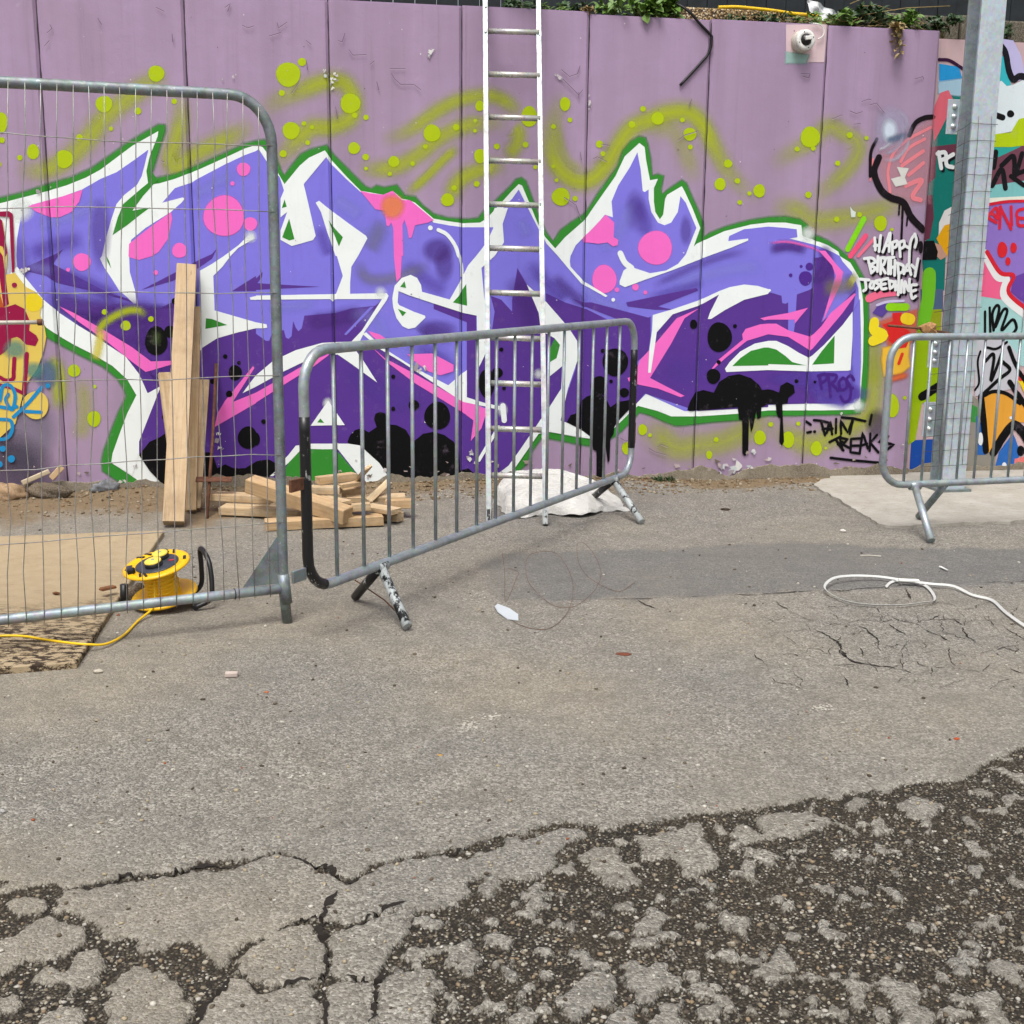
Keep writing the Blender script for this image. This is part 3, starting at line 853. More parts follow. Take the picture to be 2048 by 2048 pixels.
D = {'1': "1180,555,58 785,785,60 1040,838,26 1315,765,20 600,1038,24 838,972,16 250,1145,44,55 150,1190,20 485,1200,65 10,925,45,75 15,1058,22 -10,1240,20",
     '2': "243,562,88 347,468,30 195,702,22 265,985,62 362,932,17 712,780,72 745,870,20 830,886,20 740,1118,43 828,1185,24 830,1272,14 1040,1220,40 1010,1312,16 1182,1234,18 1328,1005,62 1278,1106,18 1510,962,24 1688,800,32,38 1655,912,14 1652,987,14 1690,1178,42,52 1665,1388,22 1495,1418,20 1445,1508,47 1817,1105,22 205,1160,26 390,1077,18 422,960,16",
     '3': "130,880,58,75 400,785,38,50 437,905,18 312,955,18 102,1092,22 988,822,21 1098,893,46 1285,905,18 905,940,25 1342,1013,47 1345,1110,18 660,1088,27 686,1160,18 312,1255,14 335,1360,14 368,1485,65 475,1498,20 1630,1235,30 1570,1390,40,45 1865,1440,42,48 1700,1365,20 1718,1527,18 1790,1460,16 175,1262,16",
     '4': "318,1035,70,75 218,1125,18 340,1120,18 525,1232,20 615,1020,22 742,1042,16 303,1470,24 848,1685,46,56 933,1732,13 517,1655,20 690,1620,18",
     '5': "710,1228,48,58 560,865,45 715,985,14", '7': "985,1310,32,40 1040,1352,14 865,1450,35,45 1540,1385,18 1487,1500,22,30 1870,1370,42,52",
     '8': "150,1385,45,60 228,1265,16 363,1452,40,52 435,1450,10 20,1270,18 935,1130,50,85 1030,1070,14"}
for t_, tx in D.items(): P.dots(1, LIME, t_, tx, feather=.12)
P.dot(0, (110, 120, 130), 'l', 150, 1500, 150, 200, feather=.6, alpha=.35); P.dot(0, (84, 120, 158), 'l', 300, 1120, 50, 60, feather=.8, alpha=.6)
P.dot(0, (58, 54, 72), 'l', 40, 1760, 200, 160, feather=.8, alpha=.5)
P.build('lime_swirls', 'yellow-green sprayed swirls and dots on the lilac wall')

# --- the big piece
P = Paint(wall)
_GO = ("t1 -300,1590 0,1500 200,1450 350,1400 550,1340 700,1270 830,1180 970,1080 1100,1000 1200,945 1240,945 1240,990 1210,1080 1180,1180 1150,1280 1130,1370 1200,1345 1330,1320 1500,1250 1700,1160 1850,1090 1932,1070 t2 60,1060 100,1090 130,1150 180,1280 215,1330 260,1270 340,1170 420,1130 530,1100 590,1180 680,1270 760,1350 820,1410 870,1430 910,1405 970,1420 1060,1400 1120,1480 1200,1490 1250,1550 1340,1620 1450,1650 1600,1660 1680,1650 1720,1600 1800,1530 1850,1480 "
       "t3 0,1400 30,1360 70,1345 100,1370 140,1480 200,1640 250,1750 310,1825 370,1740 450,1680 560,1610 640,1480 720,1370 800,1260 840,1140 900,1070 960,1035 1005,1045 1020,1100 1040,1200 1055,1330 1100,1320 1140,1330 1120,1420 1130,1470 1200,1420 1280,1365 1310,1385 1350,1480 1400,1590 1440,1690 1450,1790 1500,1760 1600,1720 1700,1690 1800,1665 1932,1645 t4 130,1640 240,1660 290,1700 300,1760 360,1780 450,1820 520,1870 590,1932 t8 650,40 720,170 750,330 755,500 750,800 740,1000 720,1130 690,1180 600,1190 400,1195 200,1200 0,1200 "
       "t7 1700,1235 1500,1250 1300,1275 1230,1275 1150,1245 1050,1200 960,1175 900,1240 820,1320 770,1360 600,1430 520,1420 400,1395 270,1370 215,1375 140,1480 100,1570 60,1610 0,1680 t6 1870,1780 1000,1790 0,1790 t5 1300,1780 1040,1765 900,1700 780,1620 775,1540 790,1470 840,1330 900,1180 960,1060 940,1000 890,920 780,830 600,740 450,660 360,610 330,540 250,440 150,300 60,150 -60,50 -300,0")
P.poly(1.6, GREEN, _GO, feather=26, alpha=.75)
P.poly(2, GREEN, _GO)
P.poly(3, WHITE, "t1 -300,1625 0,1535 330,1450 500,1400 650,1340 760,1280 880,1190 1000,1100 1195,990 1190,1030 1130,1180 1105,1290 1120,1400 1200,1385 1320,1350 1500,1280 1700,1190 1850,1120 1932,1095 t2 50,1110 80,1150 180,1330 215,1390 250,1350 330,1250 400,1190 520,1135 580,1220 680,1330 790,1440 960,1470 1030,1440 1100,1500 1150,1510 1200,1530 1340,1650 1450,1670 1560,1685 1690,1680 1740,1650 1850,1530 t3 0,1440 50,1390 75,1400 130,1530 195,1690 250,1790 325,1875 400,1790 560,1650 590,1600 660,1500 780,1330 850,1180 960,1080 1000,1110 1010,1200 1040,1360 1100,1350 1070,1420 1070,1520 1080,1600 1115,1655 1140,1620 1155,1500 1170,1470 1280,1405 1300,1440 1360,1570 1420,1720 1355,1905 1480,1800 1600,1745 1800,1695 1932,1680 t4 130,1680 250,1700 260,1780 370,1820 450,1850 530,1900 "
       "t8 540,0 620,50 690,170 715,330 720,500 715,800 700,1000 690,1150 640,1160 400,1165 200,1165 0,1165 t7 1700,1190 1400,1210 1200,1210 1100,1170 950,1130 890,1180 770,1300 740,1330 600,1380 500,1370 300,1330 270,1325 200,1340 100,1470 20,1600 -20,1660 t6 1850,1770 1000,1780 0,1780 t5 1300,1770 1190,1740 1130,1755 980,1650 840,1560 850,1490 900,1350 960,1190 1030,1050 960,930 850,830 700,740 560,670 440,600 350,540 290,450 200,300 60,150 -60,40 -300,0")
P.poly(4, PERI, "t1 165,1600 240,1545 330,1520 480,1480 620,1430 760,1350 880,1300 1010,1210 1120,1130 1095,1230 1070,1330 1035,1395 1225,1450 1320,1420 1440,1380 1500,1345 1700,1240 1850,1170 1932,1140 t2 20,1125 75,1210 180,1340 215,1450 330,1420 525,1180 570,1240 680,1350 790,1450 1000,1500 1200,1550 1340,1680 1450,1700 1560,1715 1790,1715 t3 -60,1560 0,1500 50,1430 100,1530 180,1690 260,1840 330,1910 440,1932 480,1850 530,1800 600,1740 700,1620 760,1640 750,1520 800,1400 890,1260 945,1150 970,1280 985,1440 1000,1450 1030,1430 1030,1500 1050,1600 1100,1680 1150,1700 1200,1680 1250,1600 1270,1480 1310,1530 1390,1720 1310,1920 1480,1870 1620,1830 1640,1780 1750,1730 1932,1710 t4 130,1720 215,1730 220,1790 160,1800 360,1850 480,1900 540,1932 "
       "t8 560,40 630,120 680,240 690,400 690,800 680,1060 660,1110 400,1115 200,1110 0,1125 t7 1700,1140 1400,1170 1300,1170 1010,1040 940,1110 880,1160 770,1280 580,1320 410,1260 365,1240 280,1290 210,1240 0,1560 t6 1690,1730 1600,1770 1060,1770 0,1770 t5 1240,1740 1130,1600 1050,1490 1050,1400 1215,980 1115,1035 1050,890 950,760 800,660 700,590 600,530 450,430 330,330 200,170 130,80 t1 125,1932 130,1800")
# green window between the first strokes, white bands
P.poly(5, WHITE, "t1 1110,1395 1200,1385 1320,1350 1440,1380 1320,1420 1225,1530 1380,1490 1395,1500 1370,1530 1290,1600 1100,1720 990,1810 975,1932 t5 980,120 1020,260 1030,360 1010,360 960,310 900,260 850,180 790,90 755,20 t1 770,1932 800,1800 840,1660 880,1540 940,1470 1035,1395 1070,1330")
P.poly(6, GREEN, "t1 1140,1290 1120,1380 1070,1420 930,1540 890,1640 850,1775 960,1700 1060,1620 1135,1565 1000,1590 1080,1480 1160,1390 1195,1360")
P.poly(6, GREEN, "t5 805,0 825,40 840,95 810,40")
# deep purple areas
P.poly(5, DEEP, "t5 1060,420 1200,400 1330,330 1530,560 1640,560 1932,520 t6 0,585 75,640 100,640 130,560 210,560 225,615 245,625 268,605 280,490 300,540 320,567 345,545 365,450 600,430 720,395 900,375 950,330 940,400 820,560 760,700 850,640 960,720 1200,850 1450,1000 1500,1000 1590,1090 1720,1150 1770,1160 1800,1250 1750,1400 1690,1730 1600,1765 1060,1765 0,1765 t5 1240,1735 1130,1600 1050,1490 1050,1400 1215,980 1290,860 1330,760 1200,600")
P.poly(5, DEEP, "t6 1590,1080 1590,500 1340,400 1340,355 1560,430 1660,450 1665,860 1720,760 1720,1140")
P.poly(5, DEEP, "t6 1770,1160 1720,1140 1720,760 1780,560 1800,420 1770,300 1850,330 1932,420 t7 0,330 40,90 110,215 200,430 215,560 320,620 375,830 370,1000 280,1150 215,1240 0,1560 t6 1760,1690 1690,1730 1750,1400 1800,1250")
P.poly(5, DEEP, "t7 255,280 400,350 560,400 760,500 900,530 1020,470 1045,455 1045,600 1030,720 940,800 920,950 960,970 1100,1010 1000,1040 940,1110 880,1160 770,1280 580,1320 410,1260 365,1240 400,1080 480,850 490,640 420,530 255,350")
P.poly(5, DEEP, "t7 1090,580 1210,440 1420,372 1560,292 1700,330 1932,280 t8 0,280 330,230 345,150 330,20 430,0 490,80 500,160 440,380 400,500 520,400 660,250 640,420 560,560 640,600 625,870 640,1060 600,1108 0,1120 t7 1932,1140 1400,1170 1010,1040 920,960 1030,880")
P.poly(5, DEEP, "t5 200,80 430,-20 480,-55 400,60 800,270 960,320 1000,350 800,290 420,200 350,150 220,120")
P.poly(5, DEEP, "t5 1070,255 1330,120 1500,30 1600,-15 1640,-60 1600,20 1500,90 1300,190")
P.poly(5, DEEP, "t5 1750,265 1932,150 t6 0,170 50,120 45,160 10,205 480,232 0,255 t5 1932,265")
P.poly(6, DEEP, "t7 455,320 540,350 600,350 1030,465 900,530 880,510 560,385 540,385"); P.poly(6, DEEP, "t7 860,350 1390,240 1405,260 1100,380 1210,405 1080,405 870,380")
P.poly(6, PERI, "t8 0,150 120,60 350,0 340,240 300,260 215,290 205,480 190,590 165,600 150,570 150,350 130,360 105,355 100,300 0,270")
P.poly(7, PERI, "t6 665,590 860,385 890,380 680,598")
# soft shading inside the letters
P.poly(5.4, DEEP, "t5 600,440 900,420 1330,400 1330,760 1290,860 1215,975 1120,1025 1050,885 950,755 800,650 700,585", feather=70, alpha=.95)
for tx, w_, al in [("5 330,300 600,400 900,430 1250,430", 200, .9), ("5 520,470 800,560 1150,560", 220, .9), ("5 1000,690 1200,780 1280,640", 200, .95), ("5 1130,900 1220,850", 120, .95), ("6 380,500 600,470 800,430", 110, .7), ("6 1500,640 1300,560 1250,600", 120, .4), ("7 0,150 120,380 190,600", 160, .5), ("4 0,1885 150,1860 300,1890", 70, .8),
                   ("7 300,150 420,260 560,380", 90, .5), ("7 1050,230 1200,160 1400,70 1600,0 1800,-40", 60, .35), ("8 330,200 420,120 440,0 380,-60", 90, .8)]:
    P.stroke(5.5, DEEP, tx, w_, soft=True, alpha=al)
for a in [('3', 930, 1590, 50, 95, .32), ('3', 1310, 1740, 28, 70, .34), ('2', 1370, 1890, 70, 60, .5), ('6', 1420, 60, 45, 80, .42), ('1', 1750, 1850, 60, 90, .0), ('6', 1370, 560, 90, 50, .35), ('1', 760, 1760, 50, 160, .35), ('5', 130, 60, 60, 120, .3)]:
    P.dot(5.6, DEEP, a[0], a[1], a[2], a[3], a[4], feather=.9, alpha=a[5])
P.poly(6.4, (122, 102, 214), "8 340,890 600,880 630,1060 560,1100 400,1060", feather=70, alpha=.95)
P.dots(6.5, VIOL, '8', "450,1000,120,60 560,1040,120,50 250,930,160,40", feather=.8, alpha=.55)
P.stroke(5.7, (140, 136, 170), "6 770,20 800,120 850,170 950,180 1100,150 1200,110 1330,70", 90, soft=True, alpha=.6)
P.stroke(5.7, (140, 136, 170), "2 850,1900 900,1800 960,1650", 120, soft=True, alpha=.5)
P.poly(6, PERI, "t8 645,420 690,330 692,800 682,1060 660,1100 620,1080 640,900 640,600", feather=14, alpha=.9)
P.poly(5.9, WHITE, "t5 60,150 130,80 200,170 330,330 450,430 600,530 700,590 800,660 950,760 1050,890 1115,1035 1215,980 1050,1400 1050,1490 1000,1655 840,1560 850,1490 900,1350 960,1190 1030,1050 960,930 850,830 700,740 560,670 440,600 350,540 290,450 200,300")
LB = (160, 158, 250)
for tx, w_, al in [("1 260,1700 420,1660 600,1600 760,1500", 110, .55), ("1 1450,1480 1600,1400 1800,1290", 100, .5), ("2 560,1500 700,1560 800,1640", 130, .55), ("2 700,1800 860,1760 980,1850", 120, .4), ("3 620,1880 800,1780 880,1500", 110, .45), ("3 60,1640 120,1800", 90, .5), ("7 500,120 640,330 900,400", 90, .5), ("7 1150,260 1400,160 1700,90 1932,90", 110, .5), ("8 60,170 200,160 300,60", 90, .5), ("6 700,420 900,480 1000,620 1300,760", 110, .4), ("6 80,400 250,380 480,370", 80, .5), ("5 180,60 420,120", 90, .35)]:
    P.stroke(5.45, LB, tx, w_, soft=True, alpha=al)
for tx, w_, al in [("1 200,1932 420,1850 640,1800", 130, .5), ("5 420,120 700,230 900,330", 120, .6), ("2 480,1700 520,1850 560,1932", 90, .4), ("6 1100,40 1300,200 1450,260", 120, .4), ("6 1150,640 1400,800 1480,900", 140, .5), ("3 900,1500 1000,1650 1000,1800", 100, .45), ("7 120,30 300,260 420,330", 110, .5), ("7 1000,330 1300,250 1450,190", 80, .4), ("8 600,300 640,220 600,120", 80, .4), ("7 1500,700 1350,900 1150,800", 160, .3), ("6 700,800 900,1000 1300,1150", 200, .3)]:
    P.stroke(5.47, VIOL, tx, w_, soft=True, alpha=al)
# inner white bands
W_ = lambda tx, L=7: P.poly(L, WHITE, tx)
W_("t1 1690,1932 1800,1850 1860,1790 1910,1770 1920,1800 1800,1870 1740,1932 t5 1680,80 1610,150 1620,410 1932,500 t6 80,515 85,540 60,545 0,545 t5 1800,575 1640,620 1530,690 1500,730 1490,600 1520,420 1510,110 1600,60")
P.poly(8, GREEN, "t5 1555,470 1600,475 1715,520 1550,550")
W_("t5 1885,312 1932,302 t6 0,298 985,280 1000,300 960,325 600,325 580,345 560,325 0,330 t5 1932,332 1890,330")
W_("t2 215,1390 330,1250 400,1190 520,1135 530,1185 360,1390 400,1560 450,1780 430,1812 270,1857 185,1810 185,1740 235,1600 185,1640 185,1500 210,1440")
P.poly(8, GREEN, "t2 250,1650 290,1805 250,1815 198,1790"); P.poly(8, GREEN, "t2 215,1505 232,1560 195,1570")
W_("t2 450,1530 475,1515 530,1560 690,1680 830,1780 840,1800 770,1932 t6 720,80 710,200 710,290 600,295 655,150 610,0 t2 600,1932 590,1900 540,1760 490,1600")
P.poly(8, GREEN, "t2 545,1660 600,1730 655,1790 625,1860 590,1770")
W_("t6 950,325 1000,300 985,335 820,570 780,650 755,715 600,745 555,705 220,865 0,985 t5 1932,985 1830,1035 1900,940 t6 0,900 130,790 300,710 500,655 600,650 720,645 800,560", 8)
W_("t6 560,705 755,715 810,790 915,955 700,800", 8)
W_("t6 805,590 830,575 970,700 1200,845 1450,975 1520,915 1590,860 1590,1065 1730,1110 1880,1140 1890,1175 1730,1135 1560,1100 1420,1010 1100,800 940,705", 8)
W_("t6 1035,280 1045,225 1100,165 1165,142 1215,165 1245,220 1252,272 1070,262", 8); W_("t6 1035,275 1075,262 1068,350 1080,370 1190,420 1275,450 1278,465 1200,540 1150,550 1105,530 1060,470 1035,390 1028,320", 8)
W_("t6 1070,262 1252,270 1460,328 1600,370 1680,400 1665,450 1560,428 1340,358 1150,295", 9)
W_("t6 1460,330 1540,190 1600,70 1660,0 t2 1660,1932 1740,1830 1790,1720 1770,1650 1800,1570 1900,1570 1860,1690 1870,1830 1800,1932 t6 1700,90 1720,300 1740,450 1770,520 1740,700 1720,760 1670,860 1665,450 1600,370", 8)
P.poly(10, GREEN, "t6 1585,210 1592,375 1485,350 1530,300"); P.poly(10, GREEN, "t6 1120,190 1132,240 1088,232"); P.poly(10, GREEN, "t6 1070,398 1132,425 1105,455")
P.stroke(8, WHITE, "2 1375,1735 1440,1770 1500,1850 1530,1932", 28); P.stroke(8, WHITE, "6 1535,0 1552,70 1555,150", 22); P.dot(8, WHITE, '2', 1315, 1720, 18)
W_("t3 250,1790 325,1875 400,1790 560,1650 590,1600 600,1740 530,1800 480,1850 440,1932 t7 435,40 440,80 540,190 720,300 705,310 520,205 420,90 345,0 t3 260,1840")
P.dot(8, WHITE, '7', 762, 330, 14)
W_("t7 110,215 260,350 425,540 490,640 495,780 420,1000 365,1240 580,1320 600,1380 270,1325 200,1340 20,1600 -40,1670 -70,1640 60,1460 210,1240 280,1140 370,1000 378,830 280,910 280,800 330,770 355,670 320,620 215,560 200,430", 8)
P.poly(9, GREEN, "t7 320,620 360,670 335,770 285,800 285,700")
W_("t3 1480,1800 1640,1745 1630,1820 1780,1800 1780,1815 1650,1870 1480,1932 t7 1430,20 1200,110 1000,180 850,235 810,215 810,190 840,110 880,80 920,90 1040,130 1160,110 1250,60 1300,0 t3 1310,1920 1390,1840", 8)
P.stroke(8, WHITE, "7 815,-20 850,50 900,90", 42)
W_("t7 1060,445 1200,405 1420,330 1560,265 1640,235 1750,215 1850,225 1932,250 t8 15,250 20,262 0,278 t7 1932,285 1750,330 1600,410 1500,475 1475,475 1490,430 1560,290 1420,370 1210,440 1090,575 1080,650 1045,880 1025,880 1035,700 1055,560", 8)
W_("t7 1605,850 1640,800 1720,720 1830,660 1932,640 t8 60,640 150,680 230,730 310,770 420,670 560,520 635,420 635,600 620,860 600,865 300,870 0,860 t7 1615,875", 8)
P.poly(9, GREEN, "t7 1660,830 1720,770 1800,715 1900,690 1932,690 t8 60,705 130,755 180,800 260,820 290,825 0,815 t7 1932,825"); P.poly(9, GREEN, "t8 500,600 495,810 330,820 400,720")
W_("t6 545,1090 670,1275 412,1280", 8); P.dot(8.2, WHITE, '6', 540, 1110, 14, 16, feather=2.2, alpha=.7); P.poly(9, GREEN, "t6 485,1225 515,1258 462,1255")
W_("t6 245,1500 300,1430 420,1415 700,1415 790,1430 830,1470 930,1560 1065,1765 900,1765 770,1650 620,1460 420,1455 330,1470 245,1560 130,1660 90,1660", 8)
P.poly(9, GREEN, "t6 330,1470 420,1457 590,1457 640,1500 780,1670 800,1770 120,1770 245,1560")
P.dot(9, WHITE, '6', 1860, 1160, 14, 20, feather=2.2, alpha=.7); P.stroke(9, WHITE, "6 1862,1130 1872,1240", 40); P.stroke(9, WHITE, "6 1830,1290 1680,1540", 26)
P.dot(8.3, WHITE, '1', 1890, 1785, 14, feather=3.2, alpha=.7); P.dot(8.3, WHITE, '6', 940, 275, 14, feather=3, alpha=.6); P.dot(8.3, WHITE, '7', 200, 890, 12, feather=3, alpha=.6)
P.dot(8.3, WHITE, '4', 300, 1765, 20, 20, feather=2.4, alpha=.7); P.dot(8.3, WHITE, '8', 680, 1130, 18, 18, feather=2.4, alpha=.6); P.dot(4.5, WHITE, '1', 165, 1590, 40, feather=1.6, alpha=.7)
# pink
K = lambda tx, L=7: P.poly(L, PINK, tx)
K("t5 450,380 560,430 700,510 820,580 1000,690 1140,795 1290,790 1290,820 1100,875 1000,800 800,640 600,500", 6)
K("t1 215,1555 330,1520 480,1480 625,1432 600,1520 540,1600 450,1640 380,1640 280,1600"); K("t2 785,1440 870,1460 960,1470 1030,1440 1100,1510 1160,1510 1210,1550 1340,1660 1300,1680 1200,1700 1175,1790 1155,1800 1140,1720 1120,1660 1105,1700 1110,1932 t6 1100,0 1090,160 1060,195 1045,50 t2 1040,1932 1035,1720 1020,1680 1000,1710 985,1700 970,1590 900,1580 860,1530")
P.dot(7.5, (255, 150, 90), '2', 1030, 1560, 60, 60, feather=.8, alpha=.75)
K("t1 975,1840 1100,1740 1290,1600 1300,1650 1270,1800 1200,1900 1150,1932 t5 1150,0 1050,30 980,10 t1 970,1932", 6); K("t3 530,1800 600,1730 705,1620 770,1680 765,1790 800,1810 795,1850 760,1860 720,1830 650,1840 570,1830 540,1830", 8)
for t_, tx in {'1': "1690,1630,150 1890,1690,50 1838,1278,50 1755,1385,16 1355,1890,55", '5': "620,45,65 515,103,15 1175,125,18", '3': "1080,1870,125", '7': "695,175,90,105 790,255,17 930,235,25 1005,275,15"}.items(): P.dots(6.5, PINK, t_, tx, feather=.06)
K("t7 1410,395 1300,470 1200,660 1040,920 1300,1055 1270,1065 1100,1000 930,965 880,945 870,920 930,900 960,790 1080,660 1240,470"); K("t7 1505,850 1560,780 1740,630 1735,590 1760,550 1870,515 1932,510 t8 60,510 150,560 320,610 400,530 470,430 650,280 660,290 560,430 320,715 150,610 0,590 t7 1770,640 1620,760 1520,850")
K("t8 0,455 150,430 300,390 240,460 200,510 200,480 0,480"); K("t8 380,-40 430,-40 510,60 565,120 550,200 410,500 440,380 510,150 480,70"); K("t7 1870,470 1932,455 t8 60,450 0,480 t7 1900,485")
P.stroke(7, PINK, "4 0,1835 150,1825 330,1870 400,1905", 18, alpha=.75, soft=True); K("t6 845,565 930,590 1080,690 1000,690 880,610"); K("t6 1140,740 1330,735 1490,820 1490,870 1390,900 1300,870 1190,790")
K("t6 850,665 970,770 1200,890 1500,1060 1730,1150 1735,1190 1700,1300 1620,1395 1640,1240 1560,1180 1200,960 1000,810"); K("t5 1620,1290 1640,1190 1700,1090 1910,830 1920,845 1770,1080 1760,1100 1932,1030 t6 220,905 420,790 555,735 545,750 440,830 220,965 0,1105 t5 1932,1110")
# black bubbles and drips
for t_, tx in {'5': "1180,640,85,110 1285,570,45 1320,340,25 1240,1213,18 1775,880,50,58 1700,757,17 1803,805,14 1605,945,20 1870,1370,75,85 1730,1040,25", '6': "1367,1205,98,105 1190,1125,40 1035,910,16 1035,1152,16 57,1248,18 1850,705,16 1740,960,60,110 1820,880,40 1870,998,14 0,1380,30,50", '7': "1368,515,28,36 1563,612,93,112 1680,528,15 1517,907,52,57 1557,800,16 777,800,97,105 683,715,16 745,945,14 655,980,65,75 845,1030,35", '8': "212,943,15 350,950,10"}.items(): P.dots(9.5, BLACK, t_, tx)
B_ = lambda tx, L=10: P.poly(L, BLACK, tx)
B_("t5 1050,1500 1130,1400 1200,1370 1260,1330 1330,1330 1400,1770 1240,1735 1130,1620"); B_("t5 1400,1500 1500,1480 1600,1480 1640,1600 1700,1570 1760,1600 1850,1600 1932,1550 t6 30,1540 100,1535 160,1570 150,1620 90,1670 60,1770 t5 1500,1770")
B_("t6 690,1400 710,1350 750,1310 800,1300 850,1330 910,1290 890,1230 900,1190 935,1175 970,1185 1000,1230 1000,1270 1060,1275 1130,1310 1170,1380 1200,1390 1260,1340 1340,1325 1420,1350 1490,1400 1530,1480 1540,1620 1600,1600 1680,1670 1690,1770 1070,1770 930,1560 830,1470 790,1425 700,1415")
B_("t7 1320,1160 1340,1100 1380,1030 1440,1010 1520,1030 1560,950 1630,905 1710,890 1800,920 1860,970 1885,1010 1932,1005 t8 30,1010 80,1030 90,980 140,950 190,975 200,1030 150,1070 145,1110 105,1120 110,1250 118,1400 100,1430 82,1400 90,1220 75,1220 60,1180 55,1120 0,1115 t7 1880,1140 1875,1220 1850,1230 1840,1170 1815,1300 1800,1330 1785,1200 1780,1480 1755,1510 1735,1490 1735,1240 1710,1230 1700,1140 1340,1170")
B_("t7 410,1255 440,1200 500,1180 520,1100 560,1060 620,1040 700,1060 740,1140 800,1100 890,1085 880,1160 800,1240 770,1290 765,1340 740,1380 735,1540 720,1560 710,1480 700,1400 690,1680 635,1690 635,1470 610,1460 600,1370 520,1310")
P.dots(8, (84, 46, 150), '8', "280,168,50,55 310,80,30 247,78,12 168,145,14")
# lime swirl sprayed over the left letter
P.stroke(8.5, YG, "5 730,600 760,540 820,480 940,420 1040,410 1110,460", 58, soft=True, alpha=.85); P.stroke(8.6, (236, 222, 90), "5 770,540 745,680 720,790", 70, soft=True, alpha=.8)
P.dots(9, LIME, '5', "790,422,20 1140,475,20 950,525,35", feather=.15); P.stroke(11, (90, 110, 60), "5 1190,560 1170,680", 60, soft=True, alpha=.5)
P.stroke(9, (214, 214, 110), "8 600,170 660,200", 90, soft=True, alpha=.8); P.stroke(9, (150, 140, 96), "8 400,240 560,230 640,180", 110, soft=True, alpha=.55)
# PROS tag
for tx in ("385,900 392,950 400,1000", "375,903 430,890 442,925 395,962", "450,890 462,980 470,1060", "450,892 512,900 500,942 465,965", "470,960 500,985 525,1015", "562,918 532,955 548,1008 590,992 588,940 562,918", "645,935 622,902 592,930 622,1000 612,1078 572,1100 545,1060"): P.stroke(9, (74, 38, 134), tx, 21, t='8')
P.dots(9, (74, 38, 134), '8', "355,950,10 635,995,10")
P.build('graffiti_piece', 'large purple and periwinkle graffiti letters with white and green outlines')

# --- yellow and crimson piece at the left edge
P = Paint(wall); CR, YE, BL = (158, 24, 72), (236, 206, 98), (36, 146, 204)
P.poly(11, YE, "l -400,440 40,480 100,470 170,560 230,590 275,640 260,740 285,800 300,880 280,980 240,1090 180,1170 150,1250 130,1330 100,1440 0,1530 -400,1600"); P.poly(11.5, YE, "l -300,90 0,130 20,140 50,340 40,480 -300,470")
P.dot(12, (242, 216, 40), 'l', 220, 660, 58); P.dot(12, YE, 'l', 230, 1320, 85, 90); P.poly(12, (196, 94, 44), "l -400,560 0,600 30,700 30,870 0,930 -400,980")
P.poly(13, CR, "l -300,80 0,75 60,72 85,90 90,200 95,460 80,470 70,300 62,110 0,105 -300,110"); P.poly(13, CR, "l -300,280 0,330 20,360 60,670 25,690 0,500 -300,430"); P.poly(13, CR, "l -300,100 0,120 15,130 50,340 38,365 20,300 -300,200")
P.poly(13, CR, "l -300,700 40,690 100,670 160,700 195,780 190,840 235,870 250,900 230,940 170,930 130,890 110,880 75,890 70,940 30,980 0,1000 -300,1040")
P.dot(13.5, (90, 158, 148), 'l', 100, 960, 40, 35, feather=1.2, alpha=.6); P.dot(13.5, (90, 158, 148), 'l', 220, 1095, 35, 30, feather=1.2, alpha=.6); P.dot(14, CR, 'l', 95, 548, 17)
for tx, w_ in (("95,1020 90,1100 85,1150 40,1160 0,1140 -60,1120", 26), ("175,990 165,1120 155,1240", 28), ("-60,1180 0,1190 80,1210 155,1245", 24)): P.stroke(14, CR, tx, w_, t='l')
for tx in ("-40,1310 0,1290 20,1200 70,1195 100,1260 80,1350 40,1290 55,1250", "270,1205 180,1310 90,1395", "160,1360 265,1365", "-40,1330 0,1330 60,1340 110,1330", "-60,1400 0,1410 70,1420 80,1480 50,1530 0,1540 -60,1540"): P.stroke(15, BL, tx, 24, t='l')
P.dots(15, BL, 'l', "310,1195,16 75,1665,24 20,1600,20 0,1700,20")
P.build('yellow_graffiti', 'yellow and crimson graffiti with blue scrawl at the left end')

# --- writing and sketches at the right end of the lilac wall
P = Paint(wall); BK = (24, 16, 22); PK = (250, 142, 152)
P.poly(2, (222, 160, 172), "4 1080,1010 1240,900 1230,1100 1200,1500 1100,1500 930,1450 870,1350 850,1200 950,1080", feather=60, alpha=.5)
for tx, w_ in (("1000,1220 1060,1120 1180,1050", 22), ("1010,1250 1170,1140", 26), ("1060,1320 1110,1280 1170,1230", 26), ("920,1450 905,1290 950,1150 1060,1050 1230,960", 20), ("1040,1400 1160,1360 1090,1480 1150,1510", 32), ("770,1360 790,1200", 14)): P.stroke(3, PK, tx, w_, t='4', alpha=.95)
for tx, w_ in (("820,1050 775,1150 770,1330", 24), ("835,1190 800,1300 850,1430 920,1490 1020,1530 1080,1640 1170,1735", 48), ("1065,1020 1110,930 1180,890 1250,882", 34), ("990,1550 985,1620", 14), ("1015,1560 1005,1800", 18), ("1050,1640 1045,1700", 14)): P.stroke(4, BK, tx, w_, t='4')
P.dot(5, (196, 190, 220), '4', 930, 970, 90, 110, feather=.8, alpha=.5); P.dot(6, (222, 234, 250), '4', 915, 985, 30, 45, feather=1.4, alpha=.95)
for tx, w_, c, al in (("870,1210 960,1200 1040,1120 1070,1030", 26, (205, 205, 225), .6), ("860,1160 940,1140 1000,1080 1020,1000", 22, (190, 195, 220), .5), ("890,1060 960,1045 1060,1010", 44, (96, 118, 150), .7), ("830,1130 880,1110 930,1070", 20, (220, 225, 235), .6), ("1000,1000 1040,950 1030,880 960,830", 22, (205, 205, 228), .4)): P.stroke(6, c, tx, w_, t='4', soft=True, alpha=al)
